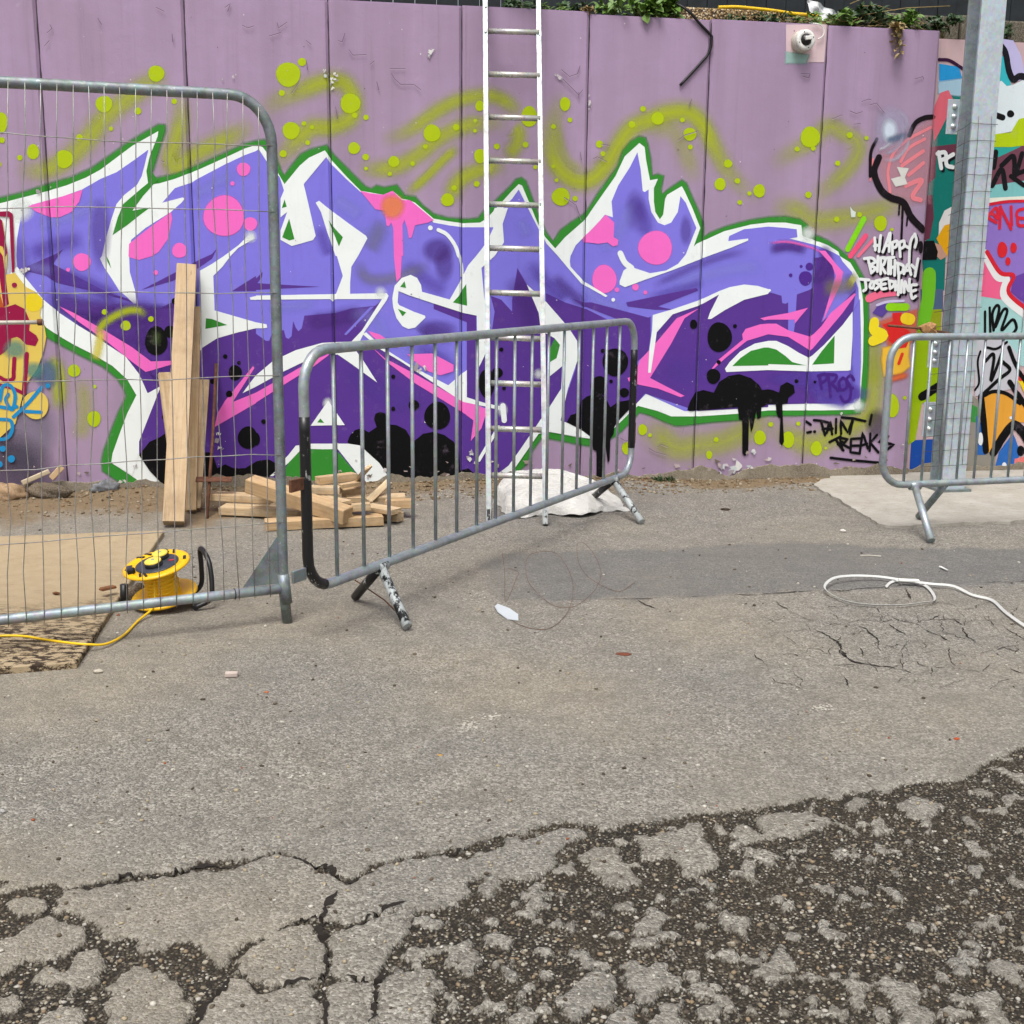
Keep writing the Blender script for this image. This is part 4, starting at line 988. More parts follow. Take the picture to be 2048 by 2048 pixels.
P.poly(6, (226, 226, 220), "4 970,1260 1060,1270 1030,1340 1050,1390 960,1410 925,1350 1000,1330"); P.poly(6, (222, 232, 226), "4 618,1560 640,1590 660,1600 655,1640 625,1640")
P.stroke(5, (142, 226, 30), "4 720,1655 600,1880", 42); P.stroke(5, (255, 92, 132), "4 735,1780 690,1840 620,1932", 36); P.stroke(5, (255, 122, 152), "4 800,1800 680,1932", 24)
P.stroke(5, (255, 116, 152), "8 760,320 850,285 980,268", 56); P.poly(5, (96, 72, 158), "8 785,430 830,370 900,350 900,420 860,460"); P.stroke(6, (214, 204, 238), "8 820,370 900,345 1020,338", 18); P.stroke(6, (150, 220, 22), "8 912,385 1040,385", 54)
P.poly(5, (228, 110, 70), "8 850,500 940,470 1120,410 1110,560 1080,640 920,690 890,600", feather=30, alpha=.7); P.poly(6, (226, 44, 42), "8 935,430 1010,425 990,470 1040,500 980,530 1060,560 1080,600 1040,690 980,700 910,640 900,560 860,520 940,490")
P.stroke(7, (250, 216, 42), "8 1035,470 1070,478", 78); P.stroke(6, (250, 226, 42), "8 800,500 800,560 870,600 790,640", 72); P.poly(5, (246, 194, 62), "8 870,700 1000,680 1060,620 1050,760 1060,830 1000,880 880,900 865,780", feather=25); P.stroke(6, (230, 112, 62), "8 870,940 960,920 1070,890", 44, soft=True); P.stroke(7, (226, 60, 44), "8 1010,740 985,810", 24)
PT = ("398,1246 412,1295 428,1350", "345,1238 400,1243 458,1258 448,1300 410,1306", "440,1335 470,1250 482,1345", "450,1312 486,1302", "512,1230 510,1335", "550,1342 545,1240 600,1332 638,1232", "555,1218 640,1225 732,1246", "640,1232 615,1342",
      "508,1382 535,1425 568,1466", "462,1404 510,1380 545,1362", "525,1420 560,1402", "560,1462 540,1372 600,1382 562,1422 622,1452", "625,1380 620,1480 690,1490", "625,1380 700,1375", "625,1432 690,1430", "690,1485 712,1330 752,1452", "698,1432 745,1415", "770,1340 765,1470", "820,1350 770,1410 830,1480", "905,1360 830,1400 950,1422 850,1492", "290,1250 320,1272", "298,1332 322,1326", "780,1200 765,1270", "470,1522 620,1540 870,1562")
for tx in PT: P.stroke(5, BLACK, tx, 19, t='8', smooth=False)
P.dot(5, BLACK, '8', 350, 1325, 12); P.dot(4, (60, 56, 58), '8', 820, 1270, 50, 70, feather=1.0, alpha=.5)
HB = ("1085,230 1090,300 1092,385", "1162,200 1150,300 1140,405", "1078,335 1150,322", "1190,412 1240,280 1282,165 1276,300 1270,405", "1218,335 1272,322", "1312,290 1312,440", "1310,290 1372,272 1362,340 1312,362", "1402,290 1412,472", "1400,290 1462,272 1460,342 1410,372", "1472,330 1530,362", "1602,180 1552,262 1532,400 1526,560", "1602,180 1622,262 1602,350",
      "1000,500 1020,590 1040,672", "950,497 1050,490 1092,540 1030,582 1092,622 1040,682", "1126,470 1120,662", "1162,500 1160,692", "1150,490 1222,490 1202,570 1172,590 1222,682", "1200,492 1332,480", "1266,490 1260,692", "1292,520 1290,692", "1346,520 1340,712", "1290,612 1346,602", "1382,560 1390,692", "1370,552 1452,590 1440,662 1390,692", "1460,692 1512,570 1552,702", "1480,652 1542,642", "1560,580 1602,622", "1642,500 1602,722",
      "900,762 1012,772", "962,772 972,882 940,912", "1042,790 1022,860 1062,872 1072,802 1042,790", "1152,772 1092,792 1142,842 1092,892", "1252,752 1172,782 1172,882 1232,882", "1172,832 1222,822", "1272,782 1282,882", "1270,782 1332,802 1322,852 1282,882", "1352,790 1352,902", "1396,690 1386,962", "1352,852 1390,842", "1432,780 1422,932", "1462,932 1472,790 1522,912 1532,762", "1622,832 1552,852 1562,1002 1612,982", "1552,922 1612,902")
for tx in HB: P.stroke(8, BK, tx, 36, t='h', off=(24, 26))
for tx in HB: P.stroke(9, (246, 250, 250), tx, 36, t='h')
P.dot(8, BK, 'h', 1680, 350, 32, 82); P.stroke(8, BK, "h 1662,530 1640,780", 32)
P.build('wall_writing', 'white birthday greeting, pink sketch and black tag on the lilac wall')

# --- bare patch behind the round camera, chips and peeling paint
P = Paint(wall)
P.poly(1, (226, 200, 204), "4 135,185 455,185 440,330 425,470 135,472"); P.poly(2, (168, 208, 200), "4 140,400 300,420 280,470 137,470", feather=25, alpha=.8)
P.build('bare_patch', 'pale pink unpainted square on the wall')
P = Paint(wall)
def chip(x, y, r, c, L=13):
    n = random.randint(5, 8)
    an = sorted(random.random() * 6.28 for _ in range(n))
    pts = [(x + math.cos(a) * r * random.uniform(.4, 1.2), y + math.sin(a) * r * random.uniform(.4, 1.3)) for a in an]
    if len(pts) > 2: P.hard.append(('poly', L, c, [P.W(p) for p in pts]))
for x, y, r in ((655, 152, 9), (668, 160, 8), (660, 168, 7), (672, 150, 6), (665, 176, 6), (648, 140, 5), (863, 106, 8), (858, 114, 6), (867, 98, 4), (1120, 158, 6), (1112, 152, 4), (1176, 205, 7), (1178, 218, 5), (1176, 190, 4), (945, 905, 10), (940, 918, 8), (950, 925, 6), (834, 735, 9), (850, 738, 8), (438, 880, 8), (438, 895, 8), (437, 868, 6), (1445, 930, 10), (1470, 940, 14), (1440, 948, 10), (1500, 935, 8), (290, 985, 10), (310, 968, 9), (270, 930, 5), (1508, 905, 7), (1780, 775, 4), (1803, 890, 3), (1807, 905, 3), (1680, 825, 5), (75, 385, 6), (44, 540, 10), (54, 541, 6), (445, 160, 3), (466, 155, 4), (470, 150, 3)):
    for _ in range(3): chip(x + random.uniform(-r, r) * .6, y + random.uniform(-r, r) * .6, r * random.uniform(.4, .8), random.choice(((232, 230, 226), (214, 206, 208), (206, 214, 214), (170, 160, 165))))
for _ in range(190):
    x, y = random.uniform(0, 1850), random.uniform(10, 930)
    chip(x, y, random.choice((.8, 1.0, 1.3, 1.8)), random.choice(((238, 232, 236), (222, 210, 222), (226, 220, 222), (96, 80, 92), (120, 104, 116))))
for _ in range(120):                                    # crumbled paint at the bottom edge
    s_ = random.uniform(-3.2, 2.7); q = wall_pt(s_, random.random() ** 2 * .16 + .04)
    n = random.randint(5, 8); r = random.uniform(.006, .022)
    an = sorted(random.random() * 6.28 for _ in range(n))
    P.hard.append(('poly', 14, random.choice(((214, 208, 204), (168, 156, 144), (196, 178, 178), (120, 108, 98))), [Vector((s_ + math.cos(a) * r * random.uniform(.5, 1.6), q.z + math.sin(a) * r * random.uniform(.4, 1))) for a in an]))
# hairline cracks and curled edges: edge shade painted as a dark line, lit lip painted pale
def peel(txt, w_=1.0, t='n'):
    P.stroke(13, (112, 90, 112), txt, w_ * 1.1 / TILES[t][2], t=t, smooth=False); P.stroke(13.5, (206, 188, 206), txt, w_ * .8 / TILES[t][2], t=t, smooth=False, off=(0, 1.1 / TILES[t][2]))
for tx in ("100,275 185,250", "160,175 170,215 235,170", "380,310 415,340", "620,310 650,320 670,255", "700,380 730,420 830,415", "1010,520 1125,522", "1020,560 1045,600 1090,640 1190,640 1240,680", "860,490 890,465", "910,620 925,680", "270,705 320,630", "380,460 388,530", "600,810 610,870 615,900"): peel(tx, t='2')
for tx in ("370,530 430,580 490,560 510,500", "380,600 500,720 530,680", "500,700 500,745", "390,1490 480,1550 500,1610 520,1660", "510,1150 520,1210", "610,1200 640,1185 710,1220", "670,1090 730,1100", "1330,810 1350,750", "1250,1060 1300,1020 1400,990"): peel(tx, t='3')
for tx in ("700,770 750,750 770,755", "610,840 660,860 705,845", "760,795 810,780 870,855", "640,940 690,935", "240,560 310,560 300,590 260,580", "1100,600 1160,580 1165,600", "480,900 550,870"): peel(tx, t='4')
for tx in ("1180,60 1240,90", "1300,260 1305,320", "1830,195 1870,215 1915,200", "740,140 770,190", "360,250 395,220 380,190", "340,350 375,310", "1700,60 1740,30 1720,90", "1215,1215 1245,1225"): peel(tx, t='1')
for tx in ("1030,1450 1080,1480 1160,1500", "1090,1440 1120,1420 1170,1440", "810,1370 850,1395 870,1390"): peel(tx, t='7')
P.build('chipped_paint', 'white chips, hairline cracks and curled flakes with painted-in edge shade in the wall paint')

# --- graffiti on the pink side wall
P = Paint(wall2, WB2, [3.60, 4.40])
Q = lambda L, c, tx, **k: P.poly(L, c, tx, **k)
Q(1, (42, 162, 228), "4 1290,480 1440,505 1480,640 1290,660"); Q(2, (176, 212, 232), "4 1290,625 1460,600 1460,720 1290,700", feather=20); P.stroke(3, (58, 20, 60), "4 1290,450 1370,458 1470,520", 22)
Q(1, (18, 126, 116), "4 1340,700 1460,700 1460,1932 t8 1340,0 1330,260 1180,260 1160,0 t4 1190,1932 1200,1400 1230,1000"); Q(3, (236, 112, 128), "4 1300,700 1360,680 1400,760 1340,900 1290,1000 1250,1070 1235,900 1255,800")
Q(2, (112, 56, 76), "4 1225,1110 1460,1080 1460,1160 1270,1165 1260,1340 1200,1395"); Q(2, (112, 56, 76), "4 1190,1480 1240,1470 1250,1640 1220,1800 1170,1820")
for tx in ("1285,1150 1305,1270", "1275,1160 1330,1150 1340,1190 1300,1212", "1395,1165 1345,1200 1350,1250 1395,1262"): P.stroke(4, (16, 18, 34), tx, 30, t='4', off=(14, 16)); P.stroke(5, (244, 248, 248), tx, 28, t='4')
Q(3, (234, 232, 230), "4 1285,1780 1290,1680 1330,1590 1420,1540 1420,1720"); Q(4, (240, 176, 20), "4 1270,1800 1330,1700 1420,1680 1420,1932 1330,1932"); Q(4, (206, 160, 140), "4 1250,1830 1300,1850 1350,1932 t8 1300,30 t4 1270,1932"); Q(5, (12, 12, 14), "4 1160,1820 1250,1815 1280,1900 1270,1960 t8 1150,30")
Q(2, (86, 108, 140), "8 1150,250 1320,250 1320,420 1150,420"); Q(2, (160, 174, 30), "8 1130,410 1310,400 1300,640 1120,640"); P.stroke(4, (122, 206, 42), "8 1215,140 1205,330 1165,520", 100); Q(2, (160, 196, 12), "8 1060,600 1300,600 1290,1110 1040,1110"); Q(3, (166, 198, 12), "8 1060,1100 1160,1110 1110,1390 1040,1440"); P.stroke(4, (10, 10, 12), "8 1160,1060 1210,1030 1280,985", 60); Q(2, (30, 82, 174), "8 1080,1390 1290,1380 1270,1700 1060,1700")
Q(1, (202, 196, 238), "4 1740,290 1850,305 1910,420 1945,600 1840,620 1800,450 1740,380"); P.stroke(4, (24, 24, 32), "4 1740,330 1790,400 1815,530 1850,600 1900,575 1990,600", 44); Q(2, (60, 192, 204), "4 1720,400 1800,440 1812,560 1835,650 1800,690 1720,640"); Q(3, (234, 246, 250), "4 1700,630 1760,610 1800,650 1850,640 1932,600 2100,600 2100,900 1850,990 1690,1020")
P.stroke(4, (20, 18, 20), "4 1715,868 1770,888", 40); P.dot(4, (20, 18, 20), '4', 1828, 860, 28); Q(3.5, (190, 216, 22), "4 1680,1015 1830,1000 1890,900 2100,840 2100,1080 1830,1110 1680,1110"); Q(2, (50, 172, 162), "4 1680,1090 1900,1085 1900,1120 1740,1200 1680,1190"); Q(2.5, (122, 72, 88), "4 1680,1200 1740,1185 1932,1095 2100,1060 2100,1340 1680,1400")
for tx, w_ in (("1715,1150 1700,1260", 40), ("1690,1400 1760,1280 1790,1420", 36), ("1760,1250 1850,1180 1860,1330 1915,1160", 34), ("2000,1270 1932,1290 1860,1320", 30), ("1830,1330 1930,1400", 30)): P.stroke(5, (22, 20, 24), tx, w_, t='4')
Q(2, (132, 202, 202), "4 1660,1400 1780,1310 2100,1340 2100,1500 1660,1500"); Q(2.2, (40, 150, 150), "4 1790,1490 1880,1360 2100,1350 2100,1490"); Q(3, (244, 244, 228), "4 1650,1495 1932,1480 2100,1480 2100,1520 1650,1540"); Q(1.5, (152, 122, 208), "4 1600,1540 2100,1510 2100,1932 t8 2100,400 1600,400 t4 1600,1932")
P.stroke(5, (222, 36, 60), "4 1640,1548 1800,1522 2000,1516", 20)
for tx in ("1665,1620 1720,1570 1730,1650 1690,1612 1660,1640 1720,1680", "1752,1560 1745,1722", "1748,1562 1832,1728", "1832,1560 1836,1700", "1960,1570 1885,1590 1880,1640 1950,1650", "1880,1640 1890,1700 1960,1700"): P.stroke(6, (226, 40, 62), tx, 22, t='4')
P.dots(6, (226, 40, 50), '4', "1765,1885,38,60 1850,1870,25,40"); P.dot(6, (226, 40, 50), '8', 1808, 40, 20, 32)
Q(4, (255, 106, 152), "8 1580,0 1640,40 1720,180 1780,190 1770,330 1580,300"); Q(4, (112, 72, 168), "8 1850,160 2100,60 2100,420 1900,330 1830,270"); P.stroke(6, (224, 40, 56), "8 1650,-30 1750,125 1850,150 1815,280 2000,440", 30); P.stroke(5, (246, 246, 246), "8 1630,-20 1725,150 1795,175 1785,310 1980,470", 56)
Q(3, (172, 218, 216), "8 1580,290 1780,330 1932,440 2100,500 2100,900 1580,700"); Q(3.2, (206, 206, 214), "8 1560,600 1800,640 1900,760 1850,1000 1560,1060")
for tx, w_ in (("1635,420 1635,585", 19), ("1670,390 1675,580", 19), ("1700,560 1690,440 1720,375 1742,400 1710,540 1770,410 1802,420 1760,560 1842,480 1872,540 1840,592", 21), ("1640,792 1690,740 1702,780 1680,942 1760,740", 24), ("1770,800 1822,860 1740,930 1620,1042", 26), ("1600,720 1580,800 1590,950 1560,1010", 16), ("1650,690 1720,700 1800,650", 18), ("1815,690 1872,830 2000,1050", 28), ("1820,950 1990,1200", 36), ("1615,1060 1700,1022 1800,1040 1900,1112", 26), ("1605,1060 1625,1250 1642,1470", 46), ("1700,1480 1780,1350 1850,1275 1920,1330 1990,1450", 62)): P.stroke(6, BLACK, tx, w_, t='8')
Q(4, (236, 168, 62), "8 1620,1050 1740,1010 1870,1060 2000,1150 2000,1260 1840,1250 1720,1400 1690,1480 1620,1480"); Q(4, (246, 214, 60), "8 1760,1110 1860,1090 1840,1180 1770,1190", feather=30, alpha=.8); Q(4.2, (244, 214, 40), "8 1890,940 2100,900 2100,1100 1960,1100"); Q(4.4, (222, 60, 50), "8 1880,900 2100,870 2100,905 1900,945")
Q(3.5, (46, 108, 188), "8 1570,1200 1620,1290 1640,1500 1560,1500"); Q(3.5, (46, 108, 188), "8 1700,1640 1740,1480 1850,1330 1900,1480 1860,1640"); Q(3.5, (236, 128, 122), "8 1860,1530 2100,1480 2100,1700 1850,1640"); P.dots(7, (236, 240, 244), '8', "1780,1580,18,24 1600,1380,20,50 1830,1220,12"); Q(3, (64, 150, 70), "8 1530,1120 1580,1140 1580,1260 1530,1250")
P.dot(6, BLACK, '8', 1905, 1470, 30, 40); Q(2, (150, 145, 134), "8 1480,1000 1600,1100 1600,1440 1720,1500 1700,1700 1480,1700")
P.build('side_wall_graffiti', 'many-coloured graffiti fragments on the pink side wall')
# ------------------------------------------------------------------ materials of the things
M_GALV = galv('galvanised_steel')
M_GALV_D = galv('dull_galvanised_steel', (140, 150, 152), .5, (70, 62, 54), .7)
M_WIRE = galv('fence_wire', (168, 166, 162), .45, (96, 84, 74), .7)
M_ALU = galv('ladder_aluminium', (178, 182, 182), .42, (120, 118, 114), .9)
M_POST = galv('post_steel', (212, 224, 232), .5, (164, 168, 170), .3)
M_RUNG = galv('rung_aluminium', (214, 212, 204), .28, (130, 124, 112), .4)
M_BOLT = galv('bolt_steel', (206, 210, 210), .3, (90, 80, 70), .3)
def mat_flaky(name, paint, under, lo, hi, sc=22):
    s = NT(name); s.geo()
    f = s.ramp(s.noise(sc, 6, .75, s.mapv((1, 1, .45))), [(lo, 0.0), (hi, 1.0)])
    return s.fin(s.mix(f, alb(paint), alb(under)), s.ramp(f, [(0, .35), (1, .5)]), 0, s.bump(f, .4, .003), .5)
M_BLACKP = mat_flaky('flaking_black_paint', (20, 20, 23), (168, 170, 168), .60, .64)
M_WHITEP = mat_flaky('worn_black_paint', (24, 24, 26), (178, 184, 184), .47, .5, 16)
M_WOOD = wood('pale_softwood')
M_WOOD2 = wood('weathered_softwood', (214, 200, 174), (184, 166, 136))
M_BARK = simple('brown_bark_edge', (128, 82, 48), .85, var=.4, scale=40)
M_RUST = simple('rusty_steel', (112, 74, 54), .8, .3, var=.4, scale=40)
M_YEL = simple('yellow_plastic', (250, 194, 16), .38, var=.06, scale=12)
M_YEL2 = simple('pale_yellow_flap', (246, 220, 90), .4, var=.05)
M_BLK = simple('black_plastic', (26, 26, 28), .4, var=.2)
M_DK = simple('dark_grey_print', (58, 62, 72), .4, var=.3, scale=60)
M_RED = simple('red_print', (196, 60, 66), .5)
M_WIRED = simple('dark_mesh_wire', (92, 84, 78), .6, .4, var=.3, scale=40)
M_WHT = simple('white_plastic', (236, 236, 230), .4, var=.04)
M_STRAP = simple('dusty_white_strap', (206, 206, 202), .6, var=.1, scale=10)
M_CREAM = simple('cream_plastic', (206, 200, 186), .5, var=.06)
M_CABLE = simple('black_cable', (14, 10, 14), .5)
M_YCAB = simple('yellow_cable', (246, 200, 28), .45, var=.06)
M_SACK = None

# ------------------------------------------------------------------ mesh site fence (left)
fence = thing('mesh_fence_panel', 'tall steel mesh site fence panel with rounded corner at the left', 'fence', (-.9, 4.6, 0))
FB0, FBL = Vector((-.902, 4.595, .137)), Vector((-1.831, 4.134, .137))
FT0, FTL = Vector((-.9046, 4.6425, 2.0)), Vector((-1.7746, 4.3396, 2.0))
LEAN = (FTL - FBL) - (FT0 - FB0)
def fp(t, v):                                    # t along the fence to the left, v from bottom rail to top rail
    b = FB0 + (FBL - FB0) * t
    up = (FT0 - FB0) + LEAN * min(t, 1.15)
    return b + up * v
TL = 3.2
rc = .17
arc = []
for k in range(9):
    a = math.pi / 2 * k / 8
    arc.append((rc * (1 - math.sin(a)) / 1.04, 1 - rc * (1 - math.cos(a)) / 1.86))
post_pts = [FB0 * 1.0 + Vector((.012, 0, -.145))] + [fp(0, v) for v in (0, .2, .4, .6, .8)] + [fp(t, v) for t, v in reversed(arc)] + [fp(t, 1) for t in (.35, .6, 1, 1.5, 2, 2.6, TL - rc)]
arc2 = [(TL - rc * (1 - math.sin(a)) / 1.04, 1 - rc * (1 - math.cos(a)) / 1.86) for a in [math.pi / 2 * (8 - k) / 8 for k in range(8, -1, -1)]]
post_pts += [fp(t, v) for t, v in arc2] + [fp(TL, v) for v in (.7, .4, 0)] + [fp(TL, 0) - Vector((0, 0, .14))]
tube('frame', post_pts, .0205, M_GALV_D, fence, 12)
tube('bottom_rail', [fp(t, 0) for t in (.0, .3, .7, 1.2, 2, TL)], .0195, M_GALV, fence, 12)
tube('post_sleeve', [FB0 + Vector((.0, 0, .06)), FB0 + Vector((.010, 0, -.06))], .024, M_GALV_D, fence, 12)
bm = bmesh.new()                                 # corner gusset plate
g = [fp(.018, .012), fp(.018, .115), fp(.155, .012)]
nf = (g[1] - g[0]).cross(g[2] - g[0]).normalized() * .002
A_ = [bm.verts.new(p + nf) for p in g]; B2 = [bm.verts.new(p - nf) for p in g]
bm.faces.new(A_); bm.faces.new(list(reversed(B2)))
for i in range(3): bm.faces.new((A_[i], B2[i], B2[(i + 1) % 3], A_[(i + 1) % 3]))
bmesh.ops.recalc_face_normals(bm, faces=bm.faces)
put(from_bm('gusset_plate', bm, M_GALV_D), fence)
fn = ((FBL - FB0).cross(FT0 - FB0)).normalized()
if fn.dot(EYE - FB0) < 0: fn = -fn
t_ = .055
while t_ < TL - .03:
    vtop = 1 - (rc * (1 - math.sqrt(max(0, 1 - ((rc - t_ * 1.04) / rc) ** 2))) / 1.86 if t_ * 1.04 < rc else 0)
    kink = random.random() < .35
    pts = []
    ph, am = random.random() * 6, random.uniform(.001, .006)
    for k in range(11):
        v = -.012 + (vtop + .012) * k / 10
        off = math.sin(v * 9 + ph) * am * (1 if .05 < v < .95 else .2) + (random.uniform(-.009, .009) if kink and 0 < k < 10 else 0)
        pts.append(fp(t_ + off, v) + fn * (.021 if k in (0, 10) else .006 + random.uniform(-.003, .003)))
    tube('vertical_wire', pts, .0018, M_WIRE, fence, 4)
    t_ += .0575 * random.uniform(.96, 1.04)
for v, dv in ((.145, 0), (.288, .004), (.452, -.003), (.618, 0), (.776, .004), (.905, -.003)):
    pts = []
    for k in range(30):
        tt = .0 + (TL) * k / 29
        pts.append(fp(tt, v + dv * math.sin(tt * 4) + random.uniform(-.002, .002)) + fn * (.012 if 0 < k < 29 else .02))
    tube('horizontal_wire', pts, .0019, M_WIRE, fence, 4)
tube('cable_tie', [fp(.187, 0) + Vector((0.0212 * math.cos(a) * fn.x, 0.0212 * math.cos(a) * fn.y, .0212 * math.sin(a))) for a in [k * math.pi / 6 for k in range(12)]], .002, M_BLK, fence, 5, closed=True)

# ------------------------------------------------------------------ crowd barriers
def barrier(label, O, u, s0, s1, z0, z1, bars, feet, black):
    O = Vector((O[0], O[1], 0)); u = Vector((u[0], u[1], 0)).normalized()
    t = thing('crowd_barrier', label, 'barrier', O + u * s0, 0, 'steel crowd barriers')
    rr = .13
    path = []
    for (cs, cz, a0) in ((s0 + rr, z1 - rr, 180), (s1 - rr, z1 - rr, 90), (s1 - rr, z0 + rr, 0), (s0 + rr, z0 + rr, -90)):
        for k in range(8):
            a = R(a0 - 90 * k / 7)
            path.append(O + u * (cs + rr * math.cos(a)) + Vector((0, 0, cz + rr * math.sin(a))))
    # long straights get a few more points
    P2 = []
    for a, b in zip(path, path[1:] + path[:1]):
        P2.append(a)
        if (b - a).length > .3:
            for k in range(1, 4): P2.append(a.lerp(b, k / 4))
    tube('frame', P2, .0195, M_GALV, t, 12, closed=True)
    for s_ in bars:
        tube('bar', [O + u * s_ + Vector((0, 0, z0)), O + u * s_ + Vector((0, 0, z1))], .0078, M_GALV, t, 8)
    for s_, f0, f1, m0, m1, *s2_ in feet:
        top = O + u * s_ + Vector((0, 0, z0 - .008))
        for fpos, m in ((f0, m0), (f1, m1)):
            fpos = Vector(fpos); tp_ = O + u * (s2_[0] if s2_ and m is m1 else s_) + Vector((0, 0, z0 - .008))
            tube('leg', [tp_, fpos + Vector((0, 0, .018))], .0195, m, t, 12)
        tube('leg_sleeve', [top - u * .03, top + u * .03], .025, m0, t, 12)
    for s_, za, zb, m in black:
        pts = [O + u * s_ + Vector((0, 0, zb + (max(za, z0 + rr) - zb) * k / 10)) for k in range(11)]
        if za < z0 + .02:
            pts += [O + u * (s_ + rr * (1 - math.cos(R(a)))) + Vector((0, 0, z0 + rr - rr * math.sin(R(a)))) for a in (15, 30, 45, 60, 75)]
        tube('painted_sleeve', pts, .0207, m, t, 12)
    return t, O, u
BO, BU = (-.5268, 4.694), (.47436, .88033)
bt, bO, bu = barrier('steel crowd barrier with flaking black end, standing between the fence and the ladder', BO, BU, -.466, 2.575, .213, 1.094,
        [-.29 + .1768 * k for k in range(16)],
        [(.0, (-.4026, 4.487, 0), (-.66, 4.91, 0), M_WHITEP, M_BLACKP), (2.329, (.716, 6.484, 0), (.44, 7.0, 0), M_WHITEP, M_BLACKP)],
        [(-.466, .2, .86, M_BLACKP), (2.575, .36, .93, M_BLACKP)])
for z_, m in ((.62, M_RUST), (.285, M_GALV_D)):
    box('hook_plate', Matrix.Translation(bO + bu * (-.52) + Vector((0, 0, z_))) @ Matrix.Rotation(math.atan2(bu.y, bu.x), 4, 'Z'), .075, .012, .045, m, bt, .002)
for z_ in (.78, .44):
    tube('hook_loop', [bO + bu * (2.593) + Vector((0, 0, z_ - .07)), bO + bu * 2.625 + Vector((0, 0, z_ - .06)), bO + bu * 2.625 + Vector((0, 0, z_ + .06)), bO + bu * 2.593 + Vector((0, 0, z_ + .07))], .004, M_RUST, bt, 6)
tube('foot_wire', [Vector((-.66, 4.91, .09)), Vector((-.52, 4.75, .05)), Vector((-.43, 4.53, .045))], .003, M_RUST, bt, 5)
barrier('plain galvanised crowd barrier in front of the steel post', (2.1141, 6.3673), (.96576, .25944), -.145, 2.15, .262, 1.05,
        [-.01 + .1085 * k for k in range(20)],
        [(.06, (2.179, 6.083, 0.0), (2.293, 6.634, .012), M_GALV, M_GALV_D, .25), (1.95, (4.02, 6.55, 0), (3.9, 7.15, .012), M_GALV, M_GALV_D, 1.76)], [])

# ------------------------------------------------------------------ ladder
LF = Vector((-.126, 6.47, 0)), Vector((.185, 6.455, 0))
def at_y(x, y, Y):
    d = ray(x, y); return EYE + d * ((Y - EYE.y) / d.y)
LT = at_y(971, 0, 7.585), at_y(1077, 0, 7.605)
lad = thing('ladder', 'long aluminium ladder leaning against the purple graffiti wall', 'ladder', (LF[0] + LF[1]) / 2)
LD = [(b - a) for a, b in zip(LF, LT)]
LN = (LF[1] - LF[0]).cross(LD[0]).normalized()
if LN.y > 0: LN = -LN
for a, d in zip(LF, LD):
    L_ = d * 1.22
    box('stile', frame(a + L_ / 2, L_, LN), L_.length, .027, .062, M_ALU, lad, .002)
    for e_ in (-1, 1):
        box('stile_lip', frame(a + L_ / 2 + (LF[1] - LF[0]).normalized() * e_ * .0115 + LN * .0325, L_, LN), L_.length * .998, .004, .006, M_ALU, lad)
    box('rubber_foot', frame(a + d.normalized() * .04, d, LN), .08, .030, .066, M_WHITEP, lad, .003)
for y in (-26, 62, 148, 234, 321, 408, 496, 585, 675, 766, 857, 950):
    c0 = plane_pt(972 + y * .005, y, LF[0], LN); c1 = plane_pt(1078 + y * .0115, y + 3, LF[0], LN)
    tube('rung', [c0, c1], .0165, M_RUNG, lad, 10)
for i, (a, d) in enumerate(zip(LF, LD)):
    for y in (20, 70) if i == 0 else (76,):
        c = plane_pt(972 if i == 0 else 1079, y, LF[0], LN) + LN * .034
        lathe('rivet', [(0, .004), (.005, .003), (.007, 0)], M_BOLT, lad, 8, frame(c, (1, 0, 0), LN))

# ------------------------------------------------------------------ steel post with bolted plates and wire mesh
PB = Vector((2.7278, 7.502, .026))                 # front left corner of the column
PX, PY = WE, WN
HW, HD, TF, TWB = .158, .155, .012, .010
pst = thing('steel_post', 'tall galvanised steel H-section post standing in front of the side wall', 'post', PB + PX * HW / 2 + PY * HD / 2)
bm = bmesh.new(); HGT = 4.6
def pbox(x0, x1, y0, y1, z0, z1, bev=.0015):
    c = PB + PX * (x0 + x1) / 2 + PY * (y0 + y1) / 2 + Vector((0, 0, (z0 + z1) / 2))
    return frame(c, PX, Vector((0, 0, 1))), x1 - x0, y1 - y0, z1 - z0
def part(name, mat, *a):
    M, sx, sy, sz = pbox(*a); return box(name, M, sx, sy, sz, mat, pst, .0015)
part('front_flange', M_POST, 0, HW, 0, TF, 0, HGT)
part('rear_flange', M_GALV, 0, HW, HD - TF, HD, 0, HGT)
part('web', M_POST, HW / 2 - TWB / 2, HW / 2 + TWB / 2, TF, HD - TF, 0, HGT)
part('base_plate', M_GALV_D, -.03, HW + .03, -.03, HD + .03, -.02, .006)
backO = PB + PY * HD
for (y0, y1) in ((207, 277), (683, 743), (812, 880)):
    za = plane_pt(1900, y1, backO, WN).z; zb = plane_pt(1900, y0, backO, WN).z
    x0, x1 = -.075, .03
    pl = part('bolted_plate', M_POST, x0, x1, HD + .001, HD + .011, za, zb)
    for k in range(3):
        zc = za + (zb - za) * (.22 + .28 * k)
        c = PB + PX * -.032 + PY * (HD + .001) + Vector((0, 0, zc))
        bmm = bmesh.new(); add_lathe(bmm, [(0, .017), (.011, .016), (.013, .012), (.013, .005), (.018, .005), (.018, 0)], 6, frame(c, PX, -WN))
        bmesh.ops.recalc_face_normals(bmm, faces=bmm.faces)
        put(from_bm('bolt', bmm, M_BOLT), pst).parent = pl
mw = thing('wire_mesh_wrap', 'square wire mesh wrapped round the lower part of the steel post', 'wire mesh', PB)
def wrap(x, y, z): return PB + PX * x + PY * y + Vector((0, 0, z))
WZ0, WZ1 = .16, plane_pt(1960, 232, PB, WN).z - PB.z
k = 0; z_ = WZ0
